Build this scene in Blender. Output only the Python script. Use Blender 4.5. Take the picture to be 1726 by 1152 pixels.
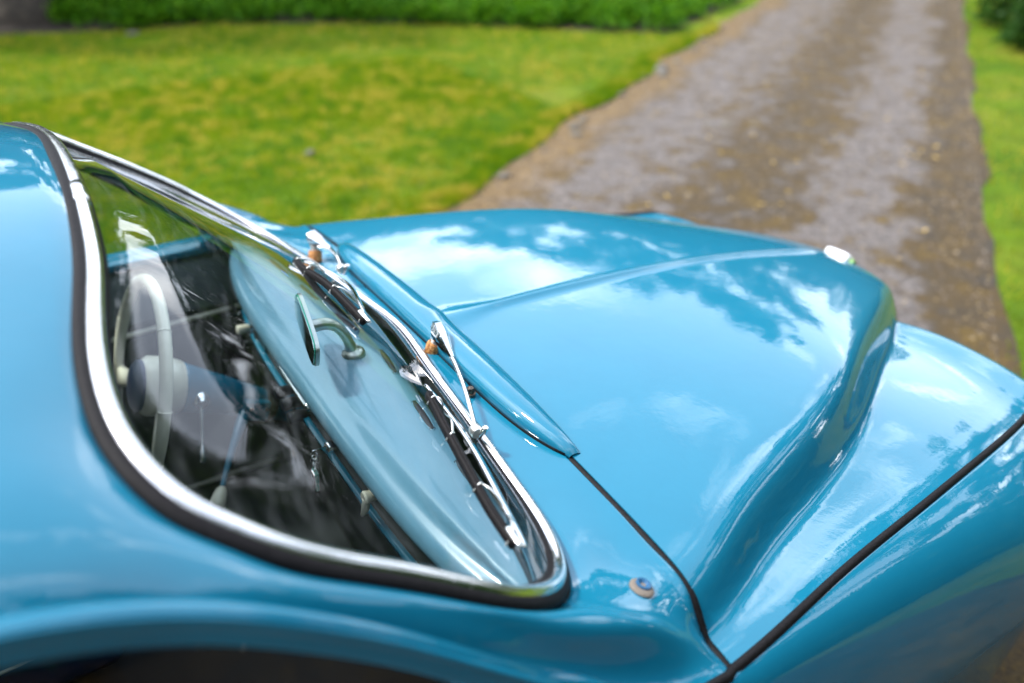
import bpy, bmesh, math, random
import numpy as np
from mathutils import Matrix, Vector

for o in list(bpy.data.objects):
    bpy.data.objects.remove(o)
scene = bpy.context.scene
COL = scene.collection
rnd = random.Random(7)
rng = np.random.default_rng(11)

# ------------------------------------------------------------------ camera
CAM_POS = np.array((-0.4781, -1.1221, 1.6987))
YAW, PITCH, ROLL = 1.00514, 0.529536, 0.004831

def cam_axes():
    cy, sy, cp, sp = math.cos(YAW), math.sin(YAW), math.cos(PITCH), math.sin(PITCH)
    f = np.array((cy*cp, sy*cp, -sp)); r = np.array((sy, -cy, 0.)); u = np.cross(r, f)
    c, s = math.cos(ROLL), math.sin(ROLL)
    return c*r + s*u, -s*r + c*u, f

cr_, cu_, cf_ = cam_axes()
cam = bpy.data.cameras.new('camera')
cam.sensor_width = 36; cam.lens = 28; cam.clip_start = 0.02; cam.clip_end = 2000
cam.dof.use_dof = True; cam.dof.focus_distance = 1.17; cam.dof.aperture_fstop = 1.7
cam_o = bpy.data.objects.new('camera', cam); COL.objects.link(cam_o)
m = Matrix.Identity(4)
for i in range(3):
    m[i][0] = cr_[i]; m[i][1] = cu_[i]; m[i][2] = -cf_[i]; m[i][3] = CAM_POS[i]
cam_o.matrix_world = m
scene.camera = cam_o

# ------------------------------------------------------------------ sky, sun, exposure
SUN_EL, SUN_AZ = math.radians(55), math.radians(140)     # azimuth from +x towards +y
w = bpy.data.worlds.new('World'); scene.world = w; w.use_nodes = True
nt = w.node_tree; N = nt.nodes; L = nt.links
for n in list(N): N.remove(n)
out = N.new('ShaderNodeOutputWorld')
sky = N.new('ShaderNodeTexSky'); sky.sky_type = 'NISHITA'; sky.sun_disc = False
sky.sun_elevation = SUN_EL; sky.sun_rotation = math.radians(90) - SUN_AZ
sky.air_density = 1.0; sky.dust_density = 1.2; sky.ozone_density = 1.6
bg1 = N.new('ShaderNodeBackground'); bg1.inputs[1].default_value = 0.15
L.new(sky.outputs[0], bg1.inputs[0])
bg2 = N.new('ShaderNodeBackground'); bg2.inputs[0].default_value = (0.93, 0.96, 1.0, 1); bg2.inputs[1].default_value = 2.6
tc = N.new('ShaderNodeTexCoord'); sep = N.new('ShaderNodeSeparateXYZ'); L.new(tc.outputs['Generated'], sep.inputs[0])
za = N.new('ShaderNodeMath'); za.operation = 'MAXIMUM'; L.new(sep.outputs[2], za.inputs[0]); za.inputs[1].default_value = 0.0
zb = N.new('ShaderNodeMath'); zb.operation = 'ADD'; L.new(za.outputs[0], zb.inputs[0]); zb.inputs[1].default_value = 0.22
dv = N.new('ShaderNodeVectorMath'); dv.operation = 'DIVIDE'; L.new(tc.outputs['Generated'], dv.inputs[0])
cmb = N.new('ShaderNodeCombineXYZ')
for i in range(3): L.new(zb.outputs[0], cmb.inputs[i])
L.new(cmb.outputs[0], dv.inputs[1])
cn = N.new('ShaderNodeTexNoise'); cn.inputs['Scale'].default_value = 1.9; cn.inputs['Detail'].default_value = 9; cn.inputs['Roughness'].default_value = 0.56
cn.inputs['Distortion'].default_value = 0.3
cmp_ = N.new('ShaderNodeMapping'); cmp_.inputs['Location'].default_value = (34.853, 1.012, 0); cmp_.inputs['Rotation'].default_value = (0, 0, 1.0472); L.new(dv.outputs[0], cmp_.inputs[0]); L.new(cmp_.outputs[0], cn.inputs['Vector'])
crp = N.new('ShaderNodeValToRGB'); crp.color_ramp.elements[0].position = 0.49; crp.color_ramp.elements[1].position = 0.67
L.new(cn.outputs[0], crp.inputs[0])
hz1 = N.new('ShaderNodeMath'); hz1.operation = 'ADD'; L.new(za.outputs[0], hz1.inputs[0]); hz1.inputs[1].default_value = 0.12      # thin even haze: thicker the lower one looks through it
hz2 = N.new('ShaderNodeMath'); hz2.operation = 'DIVIDE'; hz2.inputs[0].default_value = 0.15; L.new(hz1.outputs[0], hz2.inputs[1])
hz3 = N.new('ShaderNodeMath'); hz3.operation = 'MAXIMUM'; L.new(crp.outputs[0], hz3.inputs[0]); L.new(hz2.outputs[0], hz3.inputs[1])
mx = N.new('ShaderNodeMixShader'); L.new(hz3.outputs[0], mx.inputs[0]); L.new(bg1.outputs[0], mx.inputs[1]); L.new(bg2.outputs[0], mx.inputs[2])
L.new(mx.outputs[0], out.inputs[0])

sl = bpy.data.lights.new('sun', 'SUN'); sl.energy = 2.0; sl.angle = math.radians(6); sl.color = (1, 0.95, 0.87)
so = bpy.data.objects.new('sun', sl); COL.objects.link(so)
sd = Vector((math.cos(SUN_EL)*math.cos(SUN_AZ), math.cos(SUN_EL)*math.sin(SUN_AZ), math.sin(SUN_EL)))
so.rotation_euler = sd.to_track_quat('Z', 'Y').to_euler()
so.location = sd*30
vs = scene.view_settings
vs.view_transform = 'Standard'; vs.look = 'None'; vs.exposure = 1.42; vs.gamma = 1; vs.use_curve_mapping = False
scene.render.engine = 'CYCLES'
scene.cycles.max_bounces = 10; scene.cycles.transparent_max_bounces = 12; scene.cycles.glossy_bounces = 6

# ------------------------------------------------------------------ materials
def mat(name, col, rough=0.5, metal=0.0, coat=0.0, spec=0.5, coat_rough=0.03):
    mt = bpy.data.materials.new(name); mt.use_nodes = True
    b = mt.node_tree.nodes['Principled BSDF']
    b.inputs['Base Color'].default_value = (*col, 1); b.inputs['Roughness'].default_value = rough
    b.inputs['Metallic'].default_value = metal; b.inputs['Coat Weight'].default_value = coat
    b.inputs['Coat Roughness'].default_value = coat_rough; b.inputs['Specular IOR Level'].default_value = spec
    return mt

def noise(mt, scale, detail=4, rough=0.55, coords='Object', vec=None):
    nd = mt.node_tree.nodes; lk = mt.node_tree.links
    n = nd.new('ShaderNodeTexNoise'); n.inputs['Scale'].default_value = scale; n.inputs['Detail'].default_value = detail; n.inputs['Roughness'].default_value = rough
    if vec is None:
        t = nd.new('ShaderNodeTexCoord'); vec = t.outputs[coords]
    lk.new(vec, n.inputs['Vector'])
    return n

def ramp(mt, src, stops):
    nd = mt.node_tree.nodes
    r = nd.new('ShaderNodeValToRGB'); e = r.color_ramp.elements
    while len(e) < len(stops): e.new(0.5)
    for i, (p, c) in enumerate(stops):
        e[i].position = p; e[i].color = (*c, 1) if len(c) == 3 else c
    mt.node_tree.links.new(src, r.inputs[0])
    return r

def bump(mt, src, strength, dist=0.01):
    nd = mt.node_tree.nodes; lk = mt.node_tree.links
    b = nd.new('ShaderNodeBump'); b.inputs['Strength'].default_value = strength; b.inputs['Distance'].default_value = dist
    lk.new(src, b.inputs['Height'])
    lk.new(b.outputs[0], nd['Principled BSDF'].inputs['Normal'])
    return b

def mixc(mt, fac, a, b, mode='MIX'):
    nd = mt.node_tree.nodes; lk = mt.node_tree.links
    n = nd.new('ShaderNodeMix'); n.data_type = 'RGBA'; n.blend_type = mode
    for sock, v in ((n.inputs[0], fac), (n.inputs[6], a), (n.inputs[7], b)):
        if isinstance(v, (int, float)): sock.default_value = v
        elif isinstance(v, tuple): sock.default_value = (*v, 1)
        else: lk.new(v, sock)
    return n.outputs[2]

M = {}
p = mat('blue_paint', (0.018, 0.22, 0.40), 0.5, 0, 1.0, 0.05, 0.025)
n1 = noise(p, 14, 3); n2 = noise(p, 900, 2)
c = mixc(p, n1.outputs[0], (0.003, 0.130, 0.215), (0.005, 0.148, 0.238))
p.node_tree.links.new(c, p.node_tree.nodes['Principled BSDF'].inputs['Base Color'])
nb = noise(p, 55, 3)                                   # faint waviness of old sheet metal
b = bump(p, nb.outputs[0], 0.018, 0.01)
p.node_tree.links.new(b.outputs[0], p.node_tree.nodes['Principled BSDF'].inputs['Coat Normal'])
p.node_tree.nodes['Principled BSDF'].inputs['Coat IOR'].default_value = 1.6
M['paint'] = p
p = mat('dash_paint', (0.06, 0.22, 0.30), 0.30, 0, 0.8, 0.5, 0.10)
n1 = noise(p, 6, 5)
c = mixc(p, n1.outputs[0], (0.075, 0.20, 0.29), (0.135, 0.28, 0.37)); p.node_tree.links.new(c, p.node_tree.nodes['Principled BSDF'].inputs['Base Color'])
M['dash'] = p
p = mat('polished_trim', (0.80, 0.80, 0.80), 0.16, 1.0)
n1 = noise(p, 130, 4); r = ramp(p, n1.outputs[0], [(0.35, (0.12,)*3), (0.75, (0.30,)*3)])
p.node_tree.links.new(r.outputs[0], p.node_tree.nodes['Principled BSDF'].inputs['Roughness']); bump(p, n1.outputs[0], 0.03, 0.002)
M['trim'] = p
M['chrome'] = mat('chrome', (0.82, 0.82, 0.80), 0.07, 1.0)
p = mat('black_rubber', (0.018, 0.016, 0.017), 0.6, 0, 0, 0.22)
n1 = noise(p, 220, 4); bump(p, n1.outputs[0], 0.25, 0.002)
c = ramp(p, n1.outputs[0], [(0.3, (0.005, 0.0045, 0.005)), (0.8, (0.014, 0.013, 0.014))]); p.node_tree.links.new(c.outputs[0], p.node_tree.nodes['Principled BSDF'].inputs['Base Color'])
p.node_tree.nodes['Principled BSDF'].inputs['Specular IOR Level'].default_value = 0.12; M['rubber'] = p
M['black'] = mat('black_plastic', (0.012, 0.013, 0.015), 0.35)
p = mat('dark_cloth', (0.012, 0.015, 0.020), 0.85); bump(p, noise(p, 300, 3).outputs[0], 0.3, 0.003); M['dark'] = p
p = mat('navy_vinyl', (0.010, 0.030, 0.085), 0.45); bump(p, noise(p, 240, 3).outputs[0], 0.2, 0.002); M['navy'] = p
p = mat('grey_vinyl', (0.10, 0.115, 0.12), 0.6); bump(p, noise(p, 300, 3).outputs[0], 0.25, 0.002); M['grey'] = p
p = mat('cream_plastic', (0.62, 0.58, 0.44), 0.28, 0, 0.3)
n1 = noise(p, 30, 4); c = mixc(p, n1.outputs[0], (0.66, 0.61, 0.46), (0.78, 0.74, 0.60)); p.node_tree.links.new(c, p.node_tree.nodes['Principled BSDF'].inputs['Base Color'])
M['cream'] = p
M['cast'] = mat('cast_alloy', (0.62, 0.63, 0.60), 0.3, 0.9)
p = mat('rusty_nut', (0.35, 0.16, 0.06), 0.7, 0.2)
n1 = noise(p, 260, 5); c = ramp(p, n1.outputs[0], [(0.35, (0.16, 0.05, 0.015)), (0.6, (0.50, 0.24, 0.07)), (0.8, (0.62, 0.52, 0.40))]); p.node_tree.links.new(c.outputs[0], p.node_tree.nodes['Principled BSDF'].inputs['Base Color']); bump(p, n1.outputs[0], 0.4, 0.002)
M['rust'] = p
p = mat('worn_bolt', (0.06, 0.055, 0.05), 0.35, 0.8)
n1 = noise(p, 330, 4); c = ramp(p, n1.outputs[0], [(0.4, (0.05, 0.05, 0.05)), (0.7, (0.32, 0.20, 0.12))]); p.node_tree.links.new(c.outputs[0], p.node_tree.nodes['Principled BSDF'].inputs['Base Color'])
M['bolt'] = p
M['grommet'] = mat('tan_grommet', (0.15, 0.125, 0.10), 0.85)
M['blue_plastic'] = mat('blue_plastic', (0.006, 0.075, 0.17), 0.3)
M['mirror'] = mat('mirror_glass', (0.75, 0.80, 0.78), 0.02, 1.0)
M['edge_glass'] = mat('green_glass_edge', (0.02, 0.30, 0.22), 0.1)
M['white_glare'] = mat('white_glare', (0.86, 0.86, 0.84), 0.12, 0.35, 0.6)  # badge metal: bright sky reflection put into a white base colour
M['lawn_reflection_green'] = mat('lawn_reflection_green', (0.10, 0.28, 0.02), 0.3)  # painted reflection of the lawn in the badge
M['tyre'] = mat('tyre', (0.02, 0.02, 0.02), 0.8)

def glass(name, tint, streaky=False, ior=1.5):
    mt = bpy.data.materials.new(name); mt.use_nodes = True
    nd = mt.node_tree.nodes; lk = mt.node_tree.links
    for n in list(nd): nd.remove(n)
    o = nd.new('ShaderNodeOutputMaterial'); tr = nd.new('ShaderNodeBsdfTransparent'); tr.inputs[0].default_value = (*tint, 1)
    gl = nd.new('ShaderNodeBsdfGlossy'); gl.inputs['Roughness'].default_value = 0.012; gl.inputs[0].default_value = (1, 1, 1, 1)
    fr = nd.new('ShaderNodeFresnel')
    geo = nd.new('ShaderNodeNewGeometry'); mi = nd.new('ShaderNodeMix'); mi.inputs[2].default_value = ior; mi.inputs[3].default_value = 1/ior   # thin sheet: same reflectance from both sides
    lk.new(geo.outputs['Backfacing'], mi.inputs[0]); lk.new(mi.outputs[0], fr.inputs[0])
    mxs = nd.new('ShaderNodeMixShader')
    lk.new(fr.outputs[0], mxs.inputs[0]); lk.new(tr.outputs[0], mxs.inputs[1]); lk.new(gl.outputs[0], mxs.inputs[2])
    last = mxs.outputs[0]
    if streaky:                                            # faint pale diffuse streaks mixed over the glass
        t = nd.new('ShaderNodeTexCoord'); mp = nd.new('ShaderNodeMapping'); mp.inputs['Scale'].default_value = (5, 3.2, 38); mp.inputs['Rotation'].default_value = (0.35, 0.2, 0.0)
        lk.new(t.outputs['Object'], mp.inputs[0])
        n = nd.new('ShaderNodeTexNoise'); n.inputs['Scale'].default_value = 3.0; n.inputs['Detail'].default_value = 6; n.inputs['Roughness'].default_value = 0.65; lk.new(mp.outputs[0], n.inputs['Vector'])
        r = nd.new('ShaderNodeValToRGB'); r.color_ramp.elements[0].position = 0.5; r.color_ramp.elements[1].position = 0.85
        r.color_ramp.elements[0].color = (0.002,)*3 + (1,); r.color_ramp.elements[1].color = (0.06,)*3 + (1,)
        lk.new(n.outputs[0], r.inputs[0])
        g2 = nd.new('ShaderNodeBsdfDiffuse'); g2.inputs[0].default_value = (0.75, 0.8, 0.82, 1)
        m2 = nd.new('ShaderNodeMixShader'); lk.new(r.outputs[0], m2.inputs[0]); lk.new(last, m2.inputs[1]); lk.new(g2.outputs[0], m2.inputs[2]); last = m2.outputs[0]
    lk.new(last, o.inputs[0])
    return mt
M['glass'] = glass('windscreen_glass', (0.82, 0.88, 0.88), True)
M['side_glass'] = glass('side_glass', (0.80, 0.86, 0.84))

# ------------------------------------------------------------------ mesh helpers
def link(name, me, m_, parent=None, smooth=True):
    if smooth: me.polygons.foreach_set('use_smooth', [True]*len(me.polygons))
    if m_: me.materials.append(m_)
    o = bpy.data.objects.new(name, me); COL.objects.link(o)
    if parent: o.parent = parent
    return o

def pyd(name, v, f, m_, parent=None, smooth=True):
    me = bpy.data.meshes.new(name); me.from_pydata([tuple(map(float, q)) for q in v], [], [tuple(map(int, q)) for q in f]); me.update()
    return link(name, me, m_, parent, smooth)

def grid_faces(a, b, wrap_a=False, wrap_b=False):
    F = []
    for i in range(a if wrap_a else a-1):
        for j in range(b if wrap_b else b-1):
            i2, j2 = (i+1) % a, (j+1) % b
            F.append((i*b+j, i2*b+j, i2*b+j2, i*b+j2))
    return F

def grid(name, P, m_, parent=None, wrap_a=False, wrap_b=False):
    a, b = P.shape[:2]
    return pyd(name, P.reshape(-1, 3), grid_faces(a, b, wrap_a, wrap_b), m_, parent)

def spl(xs, ys):
    xs = np.array(xs, float); ys = np.array(ys, float); n = len(xs); h = np.diff(xs)
    sh = ys.shape[1:]
    A = np.zeros((n, n)); r = np.zeros((n,)+sh); A[0, 0] = A[-1, -1] = 1
    for i in range(1, n-1):
        A[i, i-1] = h[i-1]; A[i, i] = 2*(h[i-1]+h[i]); A[i, i+1] = h[i]
        r[i] = 6*((ys[i+1]-ys[i])/h[i]-(ys[i]-ys[i-1])/h[i-1])
    Mm = np.linalg.solve(A, r.reshape(n, -1)).reshape((n,)+sh)
    s0 = (ys[1]-ys[0])/h[0]-h[0]*(2*Mm[0]+Mm[1])/6; s1 = (ys[-1]-ys[-2])/h[-1]+h[-1]*(2*Mm[-1]+Mm[-2])/6
    def f(x):
        x = np.asarray(x, float); xc = np.clip(x, xs[0], xs[-1]); i = np.clip(np.searchsorted(xs, xc)-1, 0, n-2)
        e = (...,)+(None,)*len(sh)
        t0 = (xs[i+1]-xc)[e]; t1 = (xc-xs[i])[e]; hh = h[i][e]
        v = (Mm[i]*t0**3+Mm[i+1]*t1**3)/(6*hh)+(ys[i]/hh-Mm[i]*hh/6)*t0+(ys[i+1]/hh-Mm[i+1]*hh/6)*t1
        lo = np.minimum(x-xs[0], 0)[e]; hi = np.maximum(x-xs[-1], 0)[e]
        return v+lo*s0+hi*s1
    return f

def curve3(pts, n, closed=False):
    P = np.array(pts, float)
    if closed:
        k = min(4, len(P)); Q = np.vstack([P[-k:], P, P[:k+1]])
        s = np.r_[0, np.cumsum(np.linalg.norm(np.diff(Q, axis=0), axis=1))]; f = spl(s, Q)
        return f(np.linspace(s[k], s[k+len(P)], n+1)[:-1])
    s = np.r_[0, np.cumsum(np.linalg.norm(np.diff(P, axis=0), axis=1))]
    return spl(s, P)(np.linspace(0, s[-1], n))

def sweep(name, C, prof, m_, parent=None, up=None, closed=False, caps=True):
    """prof: list of (a,b) offsets along (side, up); or per-station array (n,k,2). up: (n,3) reference."""
    C = np.array(C, float); n = len(C)
    if closed: T = np.roll(C, -1, 0)-np.roll(C, 1, 0)
    else: T = np.gradient(C, axis=0)
    T /= np.linalg.norm(T, axis=1)[:, None]+1e-12
    if up is None: up = np.tile((0, 0, 1.0), (n, 1))
    up = np.array(up, float)
    if up.ndim == 1: up = np.tile(up, (n, 1))
    S = np.cross(T, up); S /= np.linalg.norm(S, axis=1)[:, None]+1e-12
    U = np.cross(S, T)
    pr = np.array(prof, float)
    if pr.ndim == 2: pr = np.tile(pr, (n, 1, 1))
    P = C[:, None, :]+pr[..., 0:1]*S[:, None, :]+pr[..., 1:2]*U[:, None, :]
    k = P.shape[1]
    F = grid_faces(n, k, closed, True)
    V = P.reshape(-1, 3)
    if caps and not closed:
        F += [tuple(range(k)), tuple((n-1)*k+i for i in range(k))[::-1]]
    return pyd(name, V, F, m_, parent)

def circ(r, k=12, rx=None):
    rx = rx or r
    return [(rx*math.cos(2*math.pi*i/k), r*math.sin(2*math.pi*i/k)) for i in range(k)]

def tube(name, pts, r, m_, parent=None, n=24, k=12, closed=False, up=None, flat=1.0):
    C = curve3(pts, n, closed) if len(pts) > 2 else np.linspace(pts[0], pts[1], max(2, n//6))
    rr = np.full(len(C), r) if np.isscalar(r) else np.interp(np.linspace(0, 1, len(C)), np.linspace(0, 1, len(r)), r)
    base = np.array(circ(1, k)); base[:, 1] *= flat
    pr = base[None]*rr[:, None, None]
    if up is None:
        d = np.abs(C[-1]-C[0]); up = (0, 0, 1) if d[2] < 0.85*np.linalg.norm(d)+1e-9 or closed else (1, 0, 0)
    return sweep(name, C, pr, m_, parent, up, closed)

def lathe(name, prof, base, axis, m_, parent=None, k=20):
    """prof: list of (radius, height) along axis from base"""
    ax = Vector(axis).normalized(); q = ax.to_track_quat('Z', 'Y').to_matrix(); base = Vector(base)
    V = []
    for r, h in prof:
        for i in range(k):
            a = 2*math.pi*i/k
            V.append(base+q @ Vector((r*math.cos(a), r*math.sin(a), h)))
    F = grid_faces(len(prof), k, False, True)
    F += [tuple(range(k))[::-1], tuple((len(prof)-1)*k+i for i in range(k))]
    o = pyd(name, V, F, m_, parent)
    sharp(o)
    return o

def sharp(o, ang=40):
    me = o.data
    try: me.set_sharp_from_angle(angle=math.radians(ang))
    except Exception: pass

def rbox(name, cen, size, m_, parent=None, rot=None, bev=0.004, seg=2):
    bm = bmesh.new(); bmesh.ops.create_cube(bm, size=1)
    for v in bm.verts: v.co = Vector((v.co.x*size[0], v.co.y*size[1], v.co.z*size[2]))
    if bev: bmesh.ops.bevel(bm, geom=bm.edges[:], offset=bev, segments=seg, affect='EDGES', profile=0.6)
    mt_ = (rot if isinstance(rot, Matrix) else Matrix.Identity(3)).to_4x4(); mt_.translation = Vector(cen)
    bmesh.ops.transform(bm, matrix=mt_, verts=bm.verts)
    me = bpy.data.meshes.new(name); bm.to_mesh(me); bm.free()
    o = link(name, me, m_, parent); sharp(o, 50)
    return o

def frame(zv, xv=(1, 0, 0)):
    z = Vector(zv).normalized(); x = (Vector(xv)-z*Vector(xv).dot(z)).normalized(); y = z.cross(x)
    return Matrix((x, y, z)).transposed()

def empty(name, loc=(0, 0, 0), parent=None):
    o = bpy.data.objects.new(name, None); COL.objects.link(o); o.location = loc
    o.empty_display_size = 0.1
    if parent: o.parent = parent
    return o

def tag(o, label=None, cat=None, group=None, kind=None):
    if label: o['label'] = label
    if cat: o['category'] = cat
    if group: o['group'] = group
    if kind: o['kind'] = kind
    return o

# ================================================================== GROUND
DL = np.array((-5.0, -1.30)); 
DIR = np.array((math.cos(math.radians(32.4)), math.sin(math.radians(32.4)))); NRM = np.array((DIR[1], -DIR[0]))   # NRM points to the right side of the drive
def drive_left(t):      # t metres along the drive
    return np.array((1.476, 2.818))+DIR*t
def drive_w(t):         # widened out of view beside the car, added to darken the wing's reflection
    k = np.clip((-np.asarray(t, float)-.8)/3.2, 0, 1); return 2.93+4.5*k*k*(3-2*k)

g = mat('lawn_soil', (0.06, 0.10, 0.006), 0.9)
t = g.node_tree.nodes.new('ShaderNodeTexCoord')
na = noise(g, 0.9, 6, 0.6, vec=t.outputs['Object']); nb = noise(g, 5.0, 5, 0.6, vec=t.outputs['Object']); nc = noise(g, 90, 4, 0.6, vec=t.outputs['Object'])
ra = ramp(g, na.outputs[0], [(0.35, (0.075, 0.16, 0.004)), (0.52, (0.12, 0.20, 0.006)), (0.68, (0.21, 0.23, 0.020))])
rb = ramp(g, nb.outputs[0], [(0.3, (0.55,)*3), (0.7, (1.0,)*3)])
cc = mixc(g, 1.0, ra.outputs[0], rb.outputs[0], 'MULTIPLY')
g.node_tree.links.new(cc, g.node_tree.nodes['Principled BSDF'].inputs['Base Color'])
g.node_tree.nodes['Principled BSDF'].inputs['Specular IOR Level'].default_value = 0.15
bump(g, nc.outputs[0], 0.8, 0.03); M['lawn'] = g
xs_ = np.array([-900, -300, -60, -12, 0, 12, 30, 60, 300, 900.])
P = np.zeros((len(xs_), len(xs_), 3)); P[..., 0] = xs_[:, None]; P[..., 1] = xs_[None]
lawn = grid('lawn', P, M['lawn']); tag(lawn, kind='structure')

# driveway: worn tarmac sheet with mossy middle, brown edges
d = mat('driveway_tarmac', (0.2, 0.18, 0.17), 0.8)
nd = d.node_tree.nodes; lk = d.node_tree.links
uv = nd.new('ShaderNodeUVMap'); uv.uv_map = 'drive'
sp_ = nd.new('ShaderNodeSeparateXYZ'); lk.new(uv.outputs[0], sp_.inputs[0])
n_big = noise(d, 0.85, 6, 0.62); n_mid = noise(d, 4.6, 10, 0.70); n_fine = noise(d, 26, 8, 0.78); n_gr = noise(d, 75, 6, 0.8)
def mth(op, a, b=None):
    q = nd.new('ShaderNodeMath'); q.operation = op
    for s_, v in zip(q.inputs, (a, b)):
        if v is None: continue
        if isinstance(v, (int, float)): s_.default_value = v
        else: lk.new(v, s_)
    return q.outputs[0]
warp = mth('ADD', sp_.outputs[0], mth('MULTIPLY', mth('SUBTRACT', n_big.outputs[0], 0.5), 0.30))
across = ramp(d, warp, [(0.0, (0.85,)*3), (0.10, (0.45,)*3), (0.20, (0.12,)*3), (0.36, (0.32,)*3), (0.52, (0.78,)*3), (0.64, (0.55,)*3), (0.72, (0.10,)*3), (0.84, (0.22,)*3), (0.91, (0.95,)*3), (1.0, (1.0,)*3)])
moss = mth('ADD', mth('ADD', mth('MULTIPLY', across.outputs[0], 0.66), 0.12), mth('MULTIPLY', mth('SUBTRACT', n_mid.outputs[0], 0.5), 1.7))
mossr = ramp(d, moss, [(0.24, (0,)*3), (0.52, (1,)*3)])
tar = ramp(d, n_fine.outputs[0], [(0.36, (0.060, 0.050, 0.044)), (0.5, (0.125, 0.106, 0.096)), (0.64, (0.215, 0.188, 0.172))])
mos = ramp(d, n_mid.outputs[0], [(0.35, (0.026, 0.017, 0.006)), (0.55, (0.068, 0.040, 0.007)), (0.72, (0.130, 0.080, 0.006))])
grn = ramp(d, n_gr.outputs[0], [(0.36, (0.35,)*3), (0.64, (1.35,)*3)])
c1 = mixc(d, mossr.outputs[0], tar.outputs[0], mos.outputs[0])
lip = ramp(d, warp, [(0.0, (1,)*3), (0.07, (0.85,)*3), (0.15, (0,)*3)])
tan_ = ramp(d, n_fine.outputs[0], [(0.36, (0.07, 0.04, 0.013)), (0.64, (0.26, 0.165, 0.06))])
c2 = mixc(d, lip.outputs[0], c1, tan_.outputs[0])
c3 = mixc(d, 1.0, c2, grn.outputs[0], 'MULTIPLY')
lk.new(c3, nd['Principled BSDF'].inputs['Base Color'])
rr_ = ramp(d, n_mid.outputs[0], [(0.35, (0.62,)*3), (0.6, (0.9,)*3)]); lk.new(rr_.outputs[0], nd['Principled BSDF'].inputs['Roughness'])
bump(d, n_gr.outputs[0], 0.7, 0.012); M['drive'] = d
na_, nb_ = 150, 16
P = np.zeros((na_, nb_, 3)); UVs = np.zeros((na_, nb_, 2))
ts = np.linspace(-12, 34, na_); wl = np.cumsum(rng.normal(0, 0.03, na_)); wl -= np.linspace(wl[0], wl[-1], na_)
def wob(t, k): return 0.05*math.sin(t*2.1+k)+0.035*math.sin(t*4.7+1.7*k)+0.02*math.sin(t*9.3+k*3)
for i, t_ in enumerate(ts):
    Lp = drive_left(t_)+NRM*wob(t_, 0.3); w_ = 2.02+0.03*t_*0.0
    Rp = drive_left(t_)+NRM*(float(drive_w(t_))+0.6*wob(t_, 2.0))
    for j in range(nb_):
        u = j/(nb_-1); q = Lp*(1-u)+Rp*u
        P[i, j] = (*q, 0.006+0.02*math.sin(math.pi*u)); UVs[i, j] = (u*float(drive_w(t_))/2.93, t_)
drive = grid('driveway', P, M['drive']); tag(drive, kind='structure')
ul = drive.data.uv_layers.new(name='drive'); li = np.zeros(len(drive.data.loops), int); drive.data.loops.foreach_get('vertex_index', li)
ul.data.foreach_set('uv', UVs.reshape(-1, 2)[li].reshape(-1))

# ================================================================== CAR
car = empty('classic_car'); tag(car, 'glossy sky blue vintage saloon car with chrome trimmed curved windscreen', 'car')

ZC = spl([-.05, .086, .217, .353, .502, .666, .85, 1.015, 1.13, 1.21, 1.27, 1.31], [1.013, 1.012, 1.010, 1.006, .998, .984, .958, .927, .899, .872, .846, .824])
WD = spl([-.1, .06, .225, .40, .597, .79, 1.0, 1.2], [.690, .674, .609, .550, .474, .376, .270, .17])
ZF = spl([-.1, .06, .4, .7, .95, 1.06, 1.13, 1.18], [.915, .916, .898, .875, .838, .824, .822, .813])
YP = spl([-.1, .06, .3, .5, .7, .89, 1.1, 1.2], [.758, .750, .713, .687, .659, .627, .578, .545])
def smax(a, b, k):
    h = np.clip(.5+.5*(a-b)/k, 0, 1); return b*(1-h)+a*h+k*h*(1-h)
def roll(x, x0, Ln, D):
    u = np.clip((x-x0)/Ln, 0, 1); return D*(1-np.sqrt(np.maximum(1-u*u, 0)))
def sst(x, a, b):
    t = np.clip((x-a)/(b-a), 0, 1); return t*t*(3-2*t)
def H(x, y):
    x = np.asarray(x, float); y = np.abs(np.asarray(y, float))
    xe = x+1.1*sst(x, .5, 1.15)*y*y
    wd = WD(x); u = y-wd
    steep = 1.7*(np.sqrt(u*u+.016**2)+u)/2; steep0 = 1.7*(np.sqrt(wd**2+.016**2)-wd)/2
    dome = ZC(xe)-.045*y*y-.09*y**4-steep+steep0-roll(xe, 1.2, .15, .3)
    yf = YP(x)-.045; dd = y-yf
    xf = x+1.2*np.maximum(y-.45, 0)**2+1.0*np.maximum(.40-y, 0)**2
    fen = ZF(xf)+.11*np.maximum(-dd, 0)-np.where(dd < 0, .30, 3.0)*dd*dd-roll(xf, 1.12, .14, .3)
    z = smax(dome, fen, .020)
    ridge = .0065*np.exp(-(y/(.010+.022*(1-sst(x, .08, .22))))**2)*sst(x, .03, .12)*(1-sst(x, 1.05, 1.2))
    return z+ridge

SEAM_X = spl([0, .3, .42, .54, .60, .66, .69, .71, .73, .755], [.064, .060, .059, .059, .060, .061, .061, .061, .061, .061])

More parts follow.
